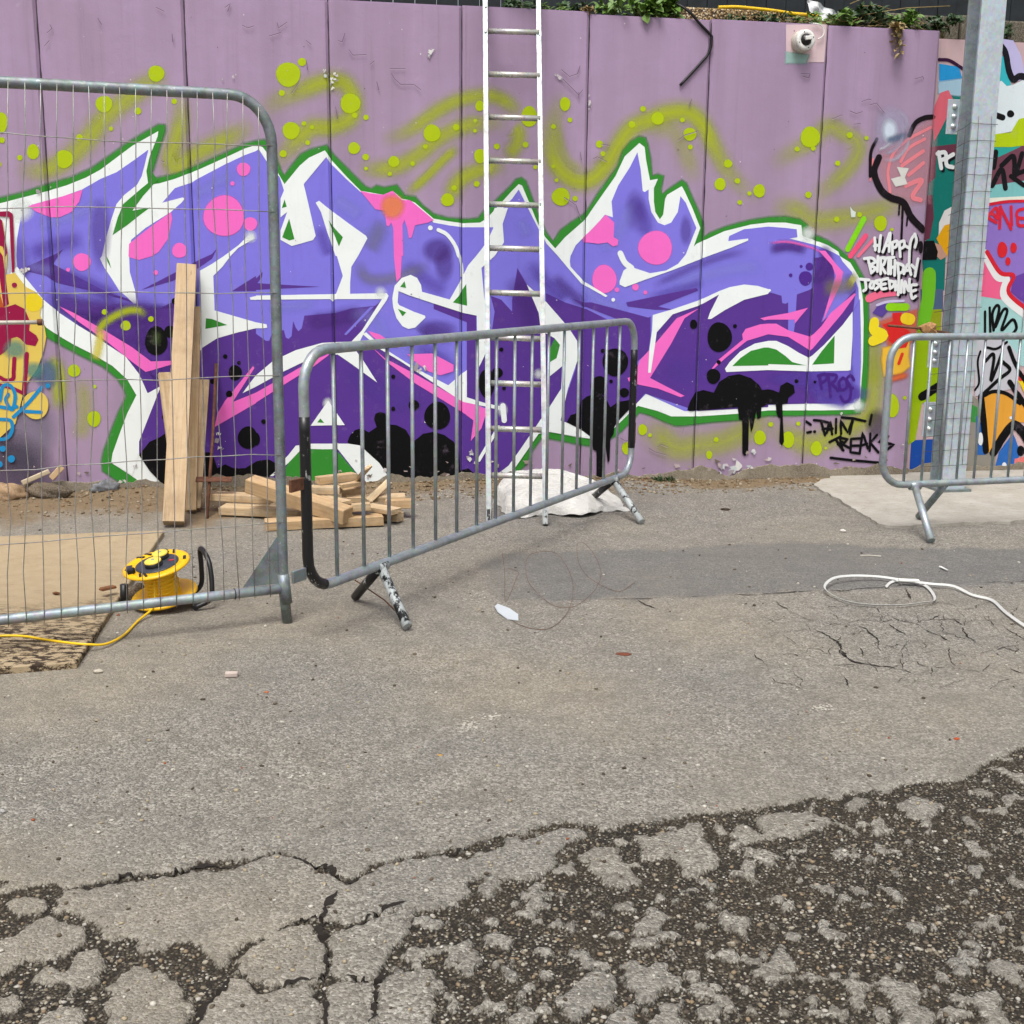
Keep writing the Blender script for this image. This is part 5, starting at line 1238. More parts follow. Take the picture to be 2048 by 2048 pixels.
while z_ < WZ1:
    j = lambda: random.uniform(-.004, .004)
    wdn = .05 if z_ < 1.2 else 0
    tube('wire', [wrap(-.018 - wdn + j(), HD * .95, z_ - .035 + j()), wrap(-.012 + j(), HD * .45, z_ - .018 + j()), wrap(-.006 + j(), -.004, z_ + j()), wrap(HW * .5, -.006 + j() * .5, z_ + j()), wrap(HW + .006, -.005, z_ + j()), wrap(HW + .02, .02 + j(), z_ + j())], .0015, M_WIRED, mw, 4)
    z_ += .0985; k += 1
for x, y in ((-.016, HD * .8), (-.01, HD * .3), (.035, -.008), (.125, -.008)):
    tube('wire', [wrap(x + random.uniform(-.006, .006), y, WZ0 + (WZ1 - WZ0) * q / 14) for q in range(15)], .0015, M_WIRED, mw, 4)
# rusty bar with a torn scrap, lying on the barrier rail
rb0, rb1 = plane_pt(*px('8', 905, 525), Vector((2.45, 6.9, 0)), WN), plane_pt(*px('8', 1380, 585), Vector((2.45, 6.9, 0)), WN)
rb = thing('rusty_bar', 'rusty iron bar with a torn brown scrap beside the steel post', 'bar', rb0)
tube('bar', [rb0, rb0.lerp(rb1, .45) + Vector((0, 0, .006)), rb1], .0075, M_RUST, rb, 7)
bm = bmesh.new()
sc_ = [plane_pt(*px('8', a, b), Vector((2.45, 6.885, 0)), WN) for a, b in ((1155, 535), (1185, 515), (1240, 500), (1265, 515), (1270, 560), (1285, 590), (1200, 595), (1170, 570))]
cv = bm.verts.new(sum(sc_, Vector()) / len(sc_) - WN * .025)
vs = [bm.verts.new(p + WN * random.uniform(-.012, .012)) for p in sc_]; vs2 = [bm.verts.new(v.co + WN * .03) for v in vs]
for i in range(len(vs)):
    j = (i + 1) % len(vs); bm.faces.new((cv, vs[i], vs[j])); bm.faces.new((vs[i], vs2[i], vs2[j], vs[j]))
bm.faces.new(list(reversed(vs2))); bmesh.ops.recalc_face_normals(bm, faces=bm.faces)
put(from_bm('torn_scrap', bm, simple('brown_torn_board', (168, 126, 82), .85, var=.5, scale=60)), rb)

# ------------------------------------------------------------------ round camera on the wall
cs, cz = wall_sz(*px('4', 245, 318))
cc = wall_pt(cs, cz)
cmr = thing('security_camera', 'round white wall camera with black eye near the top of the wall', 'camera', cc)
CM = frame(cc, WE, -WN)
lathe('housing', [(.062, -.005), (.066, .0), (.066, .055), (.060, .062), (.0, .062)], M_CREAM, cmr, 32, CM)
fr_ = lathe('face_ring', [(.050, .06), (.061, .062), (.062, .080), (.058, .088), (.038, .089), (.034, .084)], M_WHT, cmr, 32, CM)
lathe('lens_ball', [(.036, .080), (.034, .090), (.026, .100), (.014, .106), (0, .108)], M_BLK, cmr, 24, CM)
box('lens_cover', CM @ Matrix.Translation((.006, .008, .106)) @ Matrix.Rotation(R(8), 4, 'Z'), .046, .024, .026, M_WHT, cmr, .004)
for a in (20, 110, 200, 290):
    lathe('screw', [(0, .0915), (.003, .091), (.0035, .088)], M_BLK, cmr, 8, CM @ Matrix.Translation((.049 * math.cos(R(a)), .049 * math.sin(R(a)), 0))).parent = fr_
pts = [wall_pt(*wall_sz(*px('4', a, b)), back=-.02) for a, b in ((330, 180), (390, 195), (412, 240), (400, 280), (365, 300))]
tube('cable', catmull(pts, 5), .004, M_WHT, cmr, 6)

# black cable hanging over the wall top
pts = [wall_pt(*wall_sz(*px('3', a, b)), back=bk) for a, b, bk in ((1190, -20, .12), (1250, 20, .03), (1330, 90, -.012), (1420, 190, -.012), (1497, 268, -.010), (1502, 300, -.010), (1495, 360, -.010), (1470, 420, -.010), (1440, 455, -.010), (1350, 555, -.010), (1265, 645, -.012))]
tag(tube('hanging_cable', catmull(pts, 4), .0085, M_CABLE, None, 7), 'black cable hanging over the wall top in a bent line', 'cable')
bpy.data.objects['hanging_cable'].location = (0, 0, 0)

# ------------------------------------------------------------------ cable reel
rp = Vector((-1.435, 4.80, 0))
reel = thing('cable_reel', 'yellow extension cable reel lying behind the mesh fence', 'cable reel', rp)
RM = Matrix.Translation(rp + Vector((0, 0, .048))) @ Matrix.Rotation(R(-8), 4, 'Y') @ Matrix.Rotation(R(12), 4, 'X')
lathe('lower_flange', [(0, -.004), (.128, -.006), (.136, .000), (.134, .008), (.126, .010), (.07, .014), (0, .014)], M_YEL, reel, 40, RM)
lathe('drum', [(.070, .010), (.066, .03), (.066, .115), (.072, .133)], M_YEL, reel, 32, RM)
lathe('upper_flange', [(.06, .130), (.128, .132), (.136, .137), (.136, .143), (.128, .148), (.112, .150), (.108, .147), (0, .147)], M_YEL, reel, 40, RM)
lathe('socket_plate', [(.088, .1475), (.088, .150), (.080, .152), (0, .152)], M_DK, reel, 32, RM @ Matrix.Translation((.006, -.006, 0)))
for a, b, s_ in ((.0, -.03, 1.0), (.012, .04, .95)):
    fl_ = lathe('socket_flap', [(.036 * s_, .152), (.036 * s_, .166), (.030 * s_, .170), (0, .171)], M_BLK, reel, 20, RM @ Matrix.Translation((a, b, 0)))
    lathe('flap_lid', [(.034 * s_, .170), (.034 * s_, .175), (.028 * s_, .178), (0, .179)], M_YEL2, reel, 20, RM @ Matrix.Translation((a, b, 0))).parent = fl_
    lathe('flap_button', [(.007, .178), (.007, .180), (0, .181)], M_GALV, reel, 10, RM @ Matrix.Translation((a, b, 0))).parent = fl_
for a in (62, 80, 104, 120, 138, 250, 262):
    box('stripe', RM @ Matrix.Rotation(R(a), 4, 'Z') @ Matrix.Translation((.111, 0, .1505)) @ Matrix.Rotation(R(38), 4, 'Z'), .034, .010, .003, M_BLK, reel)
box('red_mark', RM @ Matrix.Translation((.066, .0, .1535)), .022, .010, .002, M_RED, reel)
box('label', RM @ Matrix.Translation((.115, .018, .1512)) @ Matrix.Rotation(R(12), 4, 'Z'), .012, .034, .002, M_BLK, reel)
box('carry_slot', RM @ Matrix.Translation((-.108, -.02, .1505)), .022, .044, .004, M_DK, reel, .002)
box('winding_knob', RM @ Matrix.Translation((-.082, -.07, .158)), .03, .026, .024, M_BLK, reel, .006)
lathe('vent_hole', [(0, .0112), (.012, .0115), (.012, .010)], M_BLK, reel, 12, RM @ Matrix.Translation((-.062, -.088, 0)) )
hp = catmull([rp + Vector(v) for v in ((.08, .10, .02), (.12, .12, .06), (.125, .12, .14), (.125, .11, .215), (.15, .07, .22), (.185, .02, .18), (.20, -.01, .10), (.195, -.03, .04), (.14, -.06, .012))], 5)
tube('carry_handle', hp, .0105, M_BLK, reel, 10)
tube('frame_foot', [rp + Vector((-.165, -.015, .004)), rp + Vector((-.163, -.01, .095))], .0165, M_BLK, reel, 12)
tube('frame_base', catmull([rp + Vector(v) for v in ((.14, -.06, .012), (.10, .06, .012), (.0, .10, .012), (-.10, .06, .012), (-.165, -.015, .012))], 5), .011, M_BLK, reel, 8)
tube('wound_cable', catmull([RM @ Vector((.0705 * math.cos(a * 1.3), .0705 * math.sin(a * 1.3), .02 + a * .0035)) for a in range(0, 30)], 2), .0042, M_YCAB, reel, 6)
cord = [gnd(*px('d', a, b), .008) for a, b in ((815, 930), (780, 970), (700, 1050), (600, 1108), (500, 1130), (400, 1126), (250, 1105), (130, 1086), (0, 1085), (-200, 1095), (-420, 1130))]
for i, c in enumerate(cord):
    c.z = .008 if i < 4 else .030
cord[3].z = .014; cord[4].z = .027
cord = [RM @ Vector((.0, -.072, .11)), RM @ Vector((-.004, -.10, .05)), RM @ Vector((-.015, -.138, .012))] + cord[1:]
tag(tube('extension_cord', catmull(cord, 6), .0048, M_YCAB, None, 8), 'yellow extension cord running from the reel across the sandy board', 'cord')
# ------------------------------------------------------------------ sandy board on the ground (left)
def mat_sandboard():
    s = NT('sandy_board'); s.geo()
    n1 = s.noise(3.2, 5, .65)
    sand = s.mix(s.noise(14, 5, .7), alb((176, 154, 120), .62), alb((212, 192, 158), .62))
    wet = s.ramp(s.noise(34, 6, .78, s.mapv((.6, 1.1, 1))), [(.475, 0.0), (.52, 1.0)])
    z = s.n('SeparateXYZ'); s.l(s.pos, z.inputs[0])
    near = s.ramp(s.math('ADD', s.math('MULTIPLY_ADD', z.outputs[1], -.75, 3.85), s.math('MULTIPLY', s.math('SUBTRACT', n1, .5), 1.1)), [(.2, 0.0), (.6, 1.0)])
    col = s.mix(s.math('MULTIPLY', wet, near), sand, alb((78, 64, 52), .5))
    col = s.mix(s.ramp(s.noise(9, 5, .7), [(.55, 0.0), (.75, .4)]), col, alb((134, 108, 78), .6))
    return s.fin(col, .9, 0, s.bump(s.noise(40, 6, .7), .7, .008), .2)
cor = [gnd(*px('d', a, b)) for a, b in ((435, 1240), (930, 482), (0, 517), (-620, 560), (-700, 1330), (0, 1272))]
bm = bmesh.new()
T_ = [bm.verts.new((p.x, p.y, .026)) for p in cor]; B2 = [bm.verts.new((p.x, p.y, -.012)) for p in cor]
bm.faces.new(T_); bm.faces.new(list(reversed(B2)))
for i in range(6): bm.faces.new((T_[i], B2[i], B2[(i + 1) % 6], T_[(i + 1) % 6]))
bmesh.ops.recalc_face_normals(bm, faces=bm.faces)
bmesh.ops.bevel(bm, geom=[e for e in bm.edges if all(v.co.z > 0 for v in e.verts)], offset=.004, segments=1, affect='EDGES')
tag(from_bm('trench_board', bm, mat_sandboard()), 'flat plywood board covered with sand and mud on the ground at the left', 'board')

# ------------------------------------------------------------------ timber
def beam_mesh(P0, P1, w_, h_, up=(0, 0, 1), roll=0.0, mat=None, name='timber_offcut', endmat=None):
    P0, P1 = Vector(P0), Vector(P1)
    M = frame((P0 + P1) / 2, P1 - P0, up) @ Matrix.Rotation(roll, 4, 'X')
    L_ = (P1 - P0).length
    bm = bmesh.new(); add_box(bm, Matrix(), L_, w_, h_, .004)
    for v in bm.verts: v.co += Vector((random.uniform(-.002, .002) * 2, random.uniform(-.0015, .0015), random.uniform(-.0015, .0015)))
    o = from_bm(name, bm, mat or M_WOOD); o.matrix_world = M
    return o
v_ = lambda a, b: px('v', a, b)
bl = []
base = gnd(*v_(160, 1848)); topw = wall_pt(*wall_sz(*v_(250, 110)), back=-.05)
tag(beam_mesh(base + Vector((0, 0, .02)), topw, .112, .062, up=-WN, mat=M_WOOD2, name='timber_plank'), 'tall pale timber plank leaning on the wall, tallest of the bundle', 'plank')
b2 = gnd(*v_(290, 1748)); t2_ = wall_pt(*wall_sz(*v_(352, 872)), back=-.03)
tag(beam_mesh(b2 + Vector((0, 0, .02)), t2_, .082, .045, up=-WN, name='timber_plank'), 'shorter brown plank leaning just right of the tall plank', 'plank')
b3 = gnd(*v_(262, 1770)); t3_ = wall_pt(*wall_sz(*v_(308, 385)), back=-.02)
tag(beam_mesh(b3 + Vector((0, .04, .02)), t3_, .06, .04, up=-WN, name='timber_plank'), 'narrow batten standing half hidden behind the tall plank', 'plank')
t4_ = wall_pt(*wall_sz(*v_(105, 812)), back=-.10); b4 = wall_pt(*wall_sz(*v_(150, 1760)), back=-.5); b4.z = .02
tag(beam_mesh(b4 + Vector((.07, .1, 0)), t4_, .07, .03, up=-WN, roll=.3, name='timber_plank'), 'short pale board end poking out left of the tall plank', 'plank')
st0 = gnd(*v_(378, 1790)); st1 = wall_pt(*wall_sz(*v_(442, 758)), back=-.015)
stk = thing('rusty_rod', 'thin rusty rod leaning on the wall right of the planks', 'rod', st0)
tube('rod', [st0 + Vector((0, 0, .0)), st0.lerp(st1, .5) + Vector((.006, 0, 0)), st1], .0095, M_RUST, stk, 7)
c = st0.lerp(st1, .24); box('cross_plate', frame(c + Vector((.03, -.01, 0)), (1, .15, -.02), (0, -.3, 1)), .2, .06, .006, M_RUST, stk, .001)
w2 = lambda a, b, z: gnd(*px('w', a, b), z)
PILE = [(440, 318, 850, 338, .085, .10, .042, 'flat plank lying behind, left part of the timber pile'), (500, 408, 1045, 430, .034, .10, .045, 'pale plank lying flat on the ground, front left of the pile'),
        (795, 515, 1605, 478, .030, .085, .05, 'long thin plank lying under the heavy beam'), (1155, 212, 1412, 182, .20, .07, .045, 'brown-edged chunk on top at the back of the pile'),
        (1010, 272, 1318, 275, .155, .09, .04, 'pale board lying across the middle of the pile'), (1318, 290, 1462, 278, .13, .07, .045, 'short block right behind the middle of the pile'),
        (1350, 335, 1760, 325, .10, .08, .03, 'flat board at the back right of the pile'), (1500, 392, 1700, 425, .075, .08, .03, 'bent pale board in the front right of the pile'),
        (1625, 372, 1815, 368, .08, .06, .048, 'orange-brown ended offcut, rightmost of the pile'), (1625, 455, 1728, 462, .03, .065, .05, 'small block on the ground at the right end of the pile'),
        (1390, 398, 1520, 388, .10, .06, .04, 'small block beside the end of the heavy beam'), (1180, 330, 1360, 365, .12, .07, .025, 'thin board under the heavy beam')]
for x0, y0, x1, y1, z, w_, h_, lab in PILE:
    o = beam_mesh(w2(x0, y0, z), w2(x1, y1, z + .005), w_, h_, roll=random.uniform(-.12, .12))
    tag(o, lab, 'timber', 'timber offcuts in the pile')
tag(beam_mesh(w2(690, 232, .20), w2(1365, 452, .075), .095, .082, roll=.12), 'heavy square beam slanting across the front of the timber pile', 'timber', 'timber offcuts in the pile')
tag(beam_mesh(w2(1510, 350, .10), w2(1650, 215, .19), .04, .016, roll=.6), 'thin splintered stick rising from the right of the pile', 'timber', 'timber offcuts in the pile')
tag(beam_mesh(w2(1425, 215, .19), w2(1505, 118, .30), .05, .02, roll=.4), 'short thin stick pointing up against the green paint', 'timber', 'timber offcuts in the pile')
tag(beam_mesh(w2(1310, 250, .18), w2(1480, 222, .19), .05, .022), 'thin lath lying on the back of the pile', 'timber', 'timber offcuts in the pile')
# broken lumps at the left foot of the wall
l5 = lambda a, b, bk: wall_pt(*wall_sz(*px('5', a, b), back=-bk), back=-bk)
tag(beam_mesh(l5(165, 1715, .12), l5(370, 1625, .05), .03, .022, up=-WN, mat=M_WOOD2, name='broken_stick'), 'grey stick leaning on rubble at the left foot of the wall', 'stick')
tag(beam_mesh(l5(385, 1680, .06), l5(470, 1590, .03), .035, .012, up=-WN, name='wood_splinter'), 'yellow splintered wood piece against the wall foot', 'splinter')
def lump(name, c, sx, sy, sz, mat, label, cat, seed=0):
    bm = bmesh.new(); bmesh.ops.create_icosphere(bm, subdivisions=3, radius=1)
    r0 = random.Random(seed)
    ph = [r0.uniform(0, 6) for _ in range(6)]
    for v in bm.verts:
        q = v.co.copy(); d = 1 + .18 * math.sin(4 * q.x + ph[0]) * math.cos(3 * q.y + ph[1]) + .12 * math.sin(7 * q.z + ph[2] + 5 * q.x) + .06 * math.sin(13 * q.y + ph[3])
        v.co = Vector((q.x * sx, q.y * sy, max(q.z, -.4) * sz)) * d
    o = from_bm(name, bm, mat, smooth=True); o.location = c
    o.rotation_euler = (0, 0, WTH + r0.uniform(-.3, .3)); return tag(o, label, cat)
M_MUD = mat_concrete('dried_mud', (120, 100, 76), (72, 58, 42), .6)
M_SANDST = mat_concrete('sandy_lump', (196, 160, 118), (150, 118, 84), .6)
c = l5(330, 1790, .10); lump('mud_clod', (c.x, c.y, .05), .15, .06, .06, M_MUD, 'dark clod of mud at the left foot of the wall', 'mud', 3)
c = l5(60, 1790, .12); lump('sandstone_lump', (c.x, c.y, .05), .11, .06, .065, M_SANDST, 'orange sandy lump at the far left foot of the wall', 'rock', 5)
c = l5(790, 1720, .05); lump('torn_rag', (c.x, c.y, .06), .09, .025, .04, simple('grey_rag', (120, 122, 126), .9, var=.5, scale=30), 'grey torn rag at the wall foot left of the green leg', 'rag', 8)
# metal bar end at the far left
fo = fp(1.0, .5) + Vector((0, .25, 0))
a0, a1 = plane_pt(*px('5', -260, 505), fo, WN), plane_pt(*px('5', 305, 500), fo, WN)
br = thing('metal_strut', 'pale metal strut sticking in from the left behind the fence', 'strut', a0)
tube('strut', [a0, a1], .0075, M_CREAM, br, 8); lathe('end_cap', [(0, -.012), (.012, -.01), (.012, .01), (0, .012)], M_RUST, br, 10, frame(a1, (0, 0, 1), a1 - a0))

# ------------------------------------------------------------------ white sack under the ladder
def mat_sack():
    s = NT('white_woven_sack')
    b = s.bump(s.noise(12, 6, .65, s.mapv((1, 3, 2))), .8, .03)
    return s.fin(s.mix(s.ramp(s.noise(6, 4), [(.4, 0.0), (.75, .4)]), alb((232, 230, 224), .8), alb((196, 190, 178), .8)), .6, 0, b, .3)
bm = bmesh.new(); NU, NV = 64, 44
O_ = Vector((.235, 6.96, 0)); rows = []
for j in range(NV):
    row = []
    for i in range(NU):
        u, v = i / (NU - 1) * 2 - 1, j / (NV - 1) * 2 - 1
        r_ = (abs(u) ** 6 + abs(v) ** 6) ** (1 / 6)
        ctr = .06 + .37 * u; x = ctr + .012 * math.sin(v * 7 + 1); y = v * (.23 - .05 * u) * (1 + .08 * math.sin(u * 7 + 1))
        h = (.165 - .10 * max(0, u - .1) + .075 * v - .03 * abs(u + .2)) * max(0, 1 - r_ ** 5) ** .5
        wv = math.sin(v * 30 + u * 5 + 2.5 * math.sin(u * 4 + v * 2)) + .6 * math.sin(v * 17 - u * 9 + 3 * math.sin(u * 3))
        h += .0150 * wv * max(.15, 1 - r_ * .75) + .006 * math.sin(u * 23 + 3 * math.sin(v * 5)) * max(0, -v)
        fl = max(0, 1 - ((u - .12) / .42) ** 2) * max(0, -v - .45) / .55        # loose flap hanging forward
        y -= .10 * fl; h = h * (1 - .35 * fl) + .022 * fl
        p = O_ + WE * x + WN * y
        row.append(bm.verts.new((p.x, p.y, max(.003, h + .003))))
    rows.append(row)
for j in range(NV - 1):
    for i in range(NU - 1):
        f = bm.faces.new((rows[j][i], rows[j][i + 1], rows[j + 1][i + 1], rows[j + 1][i])); f.smooth = True
bmesh.ops.recalc_face_normals(bm, faces=bm.faces)
tag(from_bm('sack', bm, mat_sack()), 'crumpled white sack lying behind the foot of the ladder', 'sack')

# ------------------------------------------------------------------ strap, wire, litter on the asphalt
def ribbon(name, P, w_, th, mat, label, cat, flat=.5):
    bm = bmesh.new(); prev = None
    for i, p in enumerate(P):
        t = (P[min(i + 1, len(P) - 1)] - P[max(i - 1, 0)]).normalized()
        sdv = Vector((-t.y, t.x, 0)).normalized() * flat + Vector((0, 0, 1)) * (1 - flat); sdv.normalize(); nn = t.cross(sdv).normalized()
        cur = [bm.verts.new(p + sdv * a * w_ / 2 + nn * b * th / 2) for a, b in ((-1, -1), (1, -1), (1, 1), (-1, 1))]
        if prev:
            for k in range(4): bm.faces.new((prev[k], cur[k], cur[(k + 1) % 4], prev[(k + 1) % 4]))
        else: bm.faces.new(cur)
        prev = cur
    bm.faces.new(prev); bmesh.ops.recalc_face_normals(bm, faces=bm.faces)
    return tag(from_bm(name, bm, mat), label, cat)
lp = [(1150, 775, .012), (1180, 748, .012), (1240, 737, .012), (1340, 752, .014), (1400, 790, .014), (1425, 850, .012), (1350, 865, .012), (1250, 877, .012), (1100, 879, .012), (950, 862, .012), (850, 822, .014), (802, 775, .03), (850, 727, .035), (950, 712, .03), (1100, 716, .022), (1240, 735, .024), (1400, 757, .022), (1530, 770, .018), (1640, 820, .012), (1750, 850, .012), (1830, 920, .012), (1960, 1010, .012), (2150, 1120, .012)]
strap = ribbon('plastic_strap', catmull([gnd(*px('f', a, b), z) for a, b, z in lp], 6), .0115, .0014, M_STRAP, 'white plastic strapping band looped on the asphalt at the right', 'strap', .55)
cl = box('strap_seal', Matrix.Translation(gnd(*px('f', 1280, 738), .026)) @ Matrix.Rotation(R(-8), 4, 'Z'), .09, .03, .008, M_WHT, None, .002)
cl.parent = strap
wl = [(940, 670, .10), (1000, 690, .09), (990, 730, .08), (930, 860, .012), (925, 700, .09), (910, 580, .16)]
wire = catmull([gnd(*px('e', a, b), z) for a, b, z in wl], 5)
wl2 = [(915, 920, .006), (990, 980, .004), (1100, 1015, .004), (1200, 1000, .004), (1290, 900, .01), (1310, 750, .05), (1250, 620, .10), (1180, 575, .12), (1060, 600, .09), (1050, 720, .06), (1100, 800, .02), (1200, 880, .006), (1320, 885, .006), (1430, 800, .02), (1470, 700, .06), (1430, 590, .10), (1370, 525, .12), (1335, 540, .12), (1345, 640, .08), (1400, 720, .03), (1500, 780, .006), (1580, 800, .005), (1660, 750, .005)]
wt = thing('loose_wire', 'thin rusty wire coiled loosely on the asphalt with a white tag', 'wire', gnd(*px('e', 1000, 900)))
tube('coil', catmull([gnd(*px('e', a, b), z) for a, b, z in wl2], 6), .0010, M_RUST, wt, 5)
tube('loop', wire, .0010, M_RUST, wt, 5)
bm = bmesh.new()
tg = [gnd(*px('e', a, b), .006) for a, b in ((868, 890), (885, 880), (950, 905), (1000, 935), (1003, 965), (940, 957), (885, 920))]
A_ = [bm.verts.new(p + Vector((0, 0, .004 + .004 * math.sin(i)))) for i, p in enumerate(tg)]; B2 = [bm.verts.new(v.co - Vector((0, 0, .003))) for v in A_]
bm.faces.new(A_); bm.faces.new(list(reversed(B2)))
for i in range(len(A_)): bm.faces.new((A_[i], B2[i], B2[(i + 1) % len(A_)], A_[(i + 1) % len(A_)]))
bmesh.ops.recalc_face_normals(bm, faces=bm.faces)
put(from_bm('tag', bm, simple('white_tag', (196, 202, 206), .4, var=.06)), wt)
def litter(name, t, x, y, r, rgb, label, cat, z=.3):
    bm = bmesh.new(); bmesh.ops.create_icosphere(bm, subdivisions=2, radius=1)
    for v in bm.verts: v.co = Vector((v.co.x * r * random.uniform(.75, 1.15), v.co.y * r * .62 * random.uniform(.75, 1.15), v.co.z * r * z * random.uniform(.8, 1.2)))
    o = from_bm(name, bm, simple(name, rgb, .8, var=.25, scale=50, k=.65)); p = gnd(*px(t, x, y)); gz = ground_z(p.x, p.y)[0]
    o.location = (p.x, p.y, gz + r * z * .7); o.rotation_euler = (0, 0, random.uniform(-.4, .4)); return tag(o, label, cat)
litter('pale_stone', 'd', 555, 1263, .017, (206, 196, 178), 'pale stone on the asphalt right of the sandy board', 'stone', .5)
o = box('brick_chip', Matrix.Translation(gnd(*px('d', 1312, 1270), .008)) @ Matrix.Rotation(.1, 4, 'Z'), .044, .024, .016, simple('chip_of_tile', (196, 180, 170), .8, var=.2), None, .003); tag(o, 'small pale tile chip lying in the middle of the left asphalt', 'chip')
litter('orange_chip', 'd', 1510, 1373, .009, (196, 120, 78), 'orange brick crumb in the left middle of the asphalt', 'crumb', .4)
litter('yellow_leaf', 'e', 557, 1732, .010, (200, 160, 92), 'small yellowish leaf on the asphalt above the dark patch', 'leaf', .2)
litter('grey_pebble', 'a', 12, 740, .010, (178, 176, 172), 'round grey pebble at the left edge of the asphalt', 'pebble', .7)
litter('orange_crumb', 'c', 1550, 320, .010, (186, 84, 44), 'rust-orange crumb near the right edge of the asphalt', 'crumb', .4)
litter('brown_leaf', 'd', 322, 855, .018, (110, 66, 34), 'curled brown leaf on the sandy board', 'leaf', .35)
bpy.data.objects['brown_leaf'].location.z = .034
litter('white_stone', 'f', 905, 466, .018, (226, 222, 212), 'white stone near the corner of the concrete pad', 'stone', .6)
litter('dark_bark', 'f', 240, 340, .03, (62, 44, 32), 'dark piece of bark below the wall in the right half', 'bark', .25)
litter('russet_twig', 'e', 1600, 1155, .03, (122, 66, 42), 'russet twig scrap on the asphalt right of the wire', 'twig', .1)
ribbon('straw', [gnd(*px('f', a, b), .006) for a, b in ((1005, 598), (1060, 597), (1122, 601))], .005, .004, M_CREAM, 'white straw lying on the dark strip of asphalt', 'straw', .9)
tag(beam_mesh(gnd(*px('f', 1455, 660), .008), gnd(*px('f', 1497, 680), .008), .012, .006, mat=M_WHT, name='paper_scrap'), 'white scrap on the dark asphalt strip below the right barrier', 'scrap')
# clod beside the reel
lump('mud_block', gnd(*px('k', 560, 900), .02), .05, .035, .05, M_MUD, 'lump of dried mud beside the cable reel', 'mud', 11)
tag(beam_mesh(gnd(*px('k', 20, 800), .06), gnd(*px('k', 240, 745), .06), .03, .012, mat=M_BARK, name='brown_twig'), 'brown curled twig on the board beside the reel', 'twig')

# ------------------------------------------------------------------ above and behind the wall
M_SOIL = mat_concrete('dark_soil', (74, 62, 48), (34, 28, 22), .6)
bm = bmesh.new(); NS, ND = 150, 26; rows = []
for j in range(ND):
    row = []
    for i in range(NS):
        s_ = -5.1 + 11.2 * i / (NS - 1); y = .15 + 4.0 * (j / (ND - 1)) ** 1.6
        z = WH - .06 + (y - .15) * (.16 if s_ < 1.2 else .30) + .05 * float(fbm(np.array(s_ * 5), np.array(y * 5))) * min(1, y)
        row.append(bm.verts.new(wall_pt(s_, z, y)))
    rows.append(row)
for j in range(ND - 1):
    for i in range(NS - 1):
        bm.faces.new((rows[j][i], rows[j][i + 1], rows[j + 1][i + 1], rows[j + 1][i])).smooth = True
bmesh.ops.recalc_face_normals(bm, faces=bm.faces)
tag(from_bm('embankment', bm, M_SOIL), 'dark soil bank behind the wall top', kind='structure')
hb = thing('dark_hoarding', 'dark boarded fence standing behind the wall top', 'fence', wall_pt(-1, WH, .9))
M_DARK = simple('dark_stained_boards', (34, 40, 44), .8, var=.35, scale=14)
s_ = -5.0
while s_ < 6.0:
    wd = .145
    box('board', Matrix.Translation(wall_pt(s_ + wd / 2, WH + .75, .95 + random.uniform(-.006, .006))) @ Matrix.Rotation(WTH, 4, 'Z'), wd - .006, .022, 1.9, M_DARK, hb)
    s_ += wd
# exposed aggregate kerb and blocks
s0_, _ = wall_sz(1352, 30); s1_, _ = wall_sz(1600, 40)
kb = box('aggregate_kerb', Matrix.Translation(wall_pt((s0_ + s1_) / 2, WH - .02, .34)) @ Matrix.Rotation(WTH, 4, 'Z'), s1_ - s0_, .26, .26, None, None, .012)
sK = NT('exposed_aggregate_concrete'); sK.geo()
vd = sK.vor(75); vc = sK.n('SeparateColor'); sK.l(sK.vor(75, out='Color'), vc.inputs[0])
kb.data.materials.clear(); kb.data.materials.append(sK.fin(sK.mix(sK.ramp(vd, [(.4, 0.0), (.6, 1.0)]), sK.ramp(vc.outputs[0], [(0, alb((140, 110, 66))), (.5, alb((188, 158, 104))), (1, alb((226, 214, 186)))]), alb((84, 66, 44))), .85, 0, sK.bump(sK.math('MULTIPLY', vd, -1.0), .9, .01)))
tag(kb, 'golden exposed-aggregate concrete kerb behind the wall top', 'kerb')
rs = thing('block_wall', 'low weathered concrete block wall behind the wall top at the right', 'wall', wall_pt(2.6, WH, .3))
M_BLOCK = mat_concrete('mossy_block', (112, 106, 86), (58, 54, 42), .66)
s_ = wall_sz(1800, 40)[0]
while s_ < 5.8:
    wd = random.uniform(.27, .34); hh = random.uniform(.0, .02)
    o = box('block', Matrix.Translation(wall_pt(s_ + wd / 2, WH - .01 + hh, .36 + random.uniform(-.012, .012))) @ Matrix.Rotation(WTH + random.uniform(-.02, .02), 4, 'Z'), wd - .012, .18, .30, M_BLOCK, rs, .012)
    s_ += wd
# yellow hose over the kerb
hz = [wall_pt(*wall_sz(*px('u', a, b), back=.16), back=.16) for a, b in ((1010, 95), (1100, 92), (1250, 90), (1450, 108), (1700, 135), (1950, 172), (2150, 190), (2300, 205))]
tag(tube('yellow_hose', catmull(hz, 4), .0105, M_YCAB, None, 8), 'yellow hose lying along the top of the wall', 'hose')
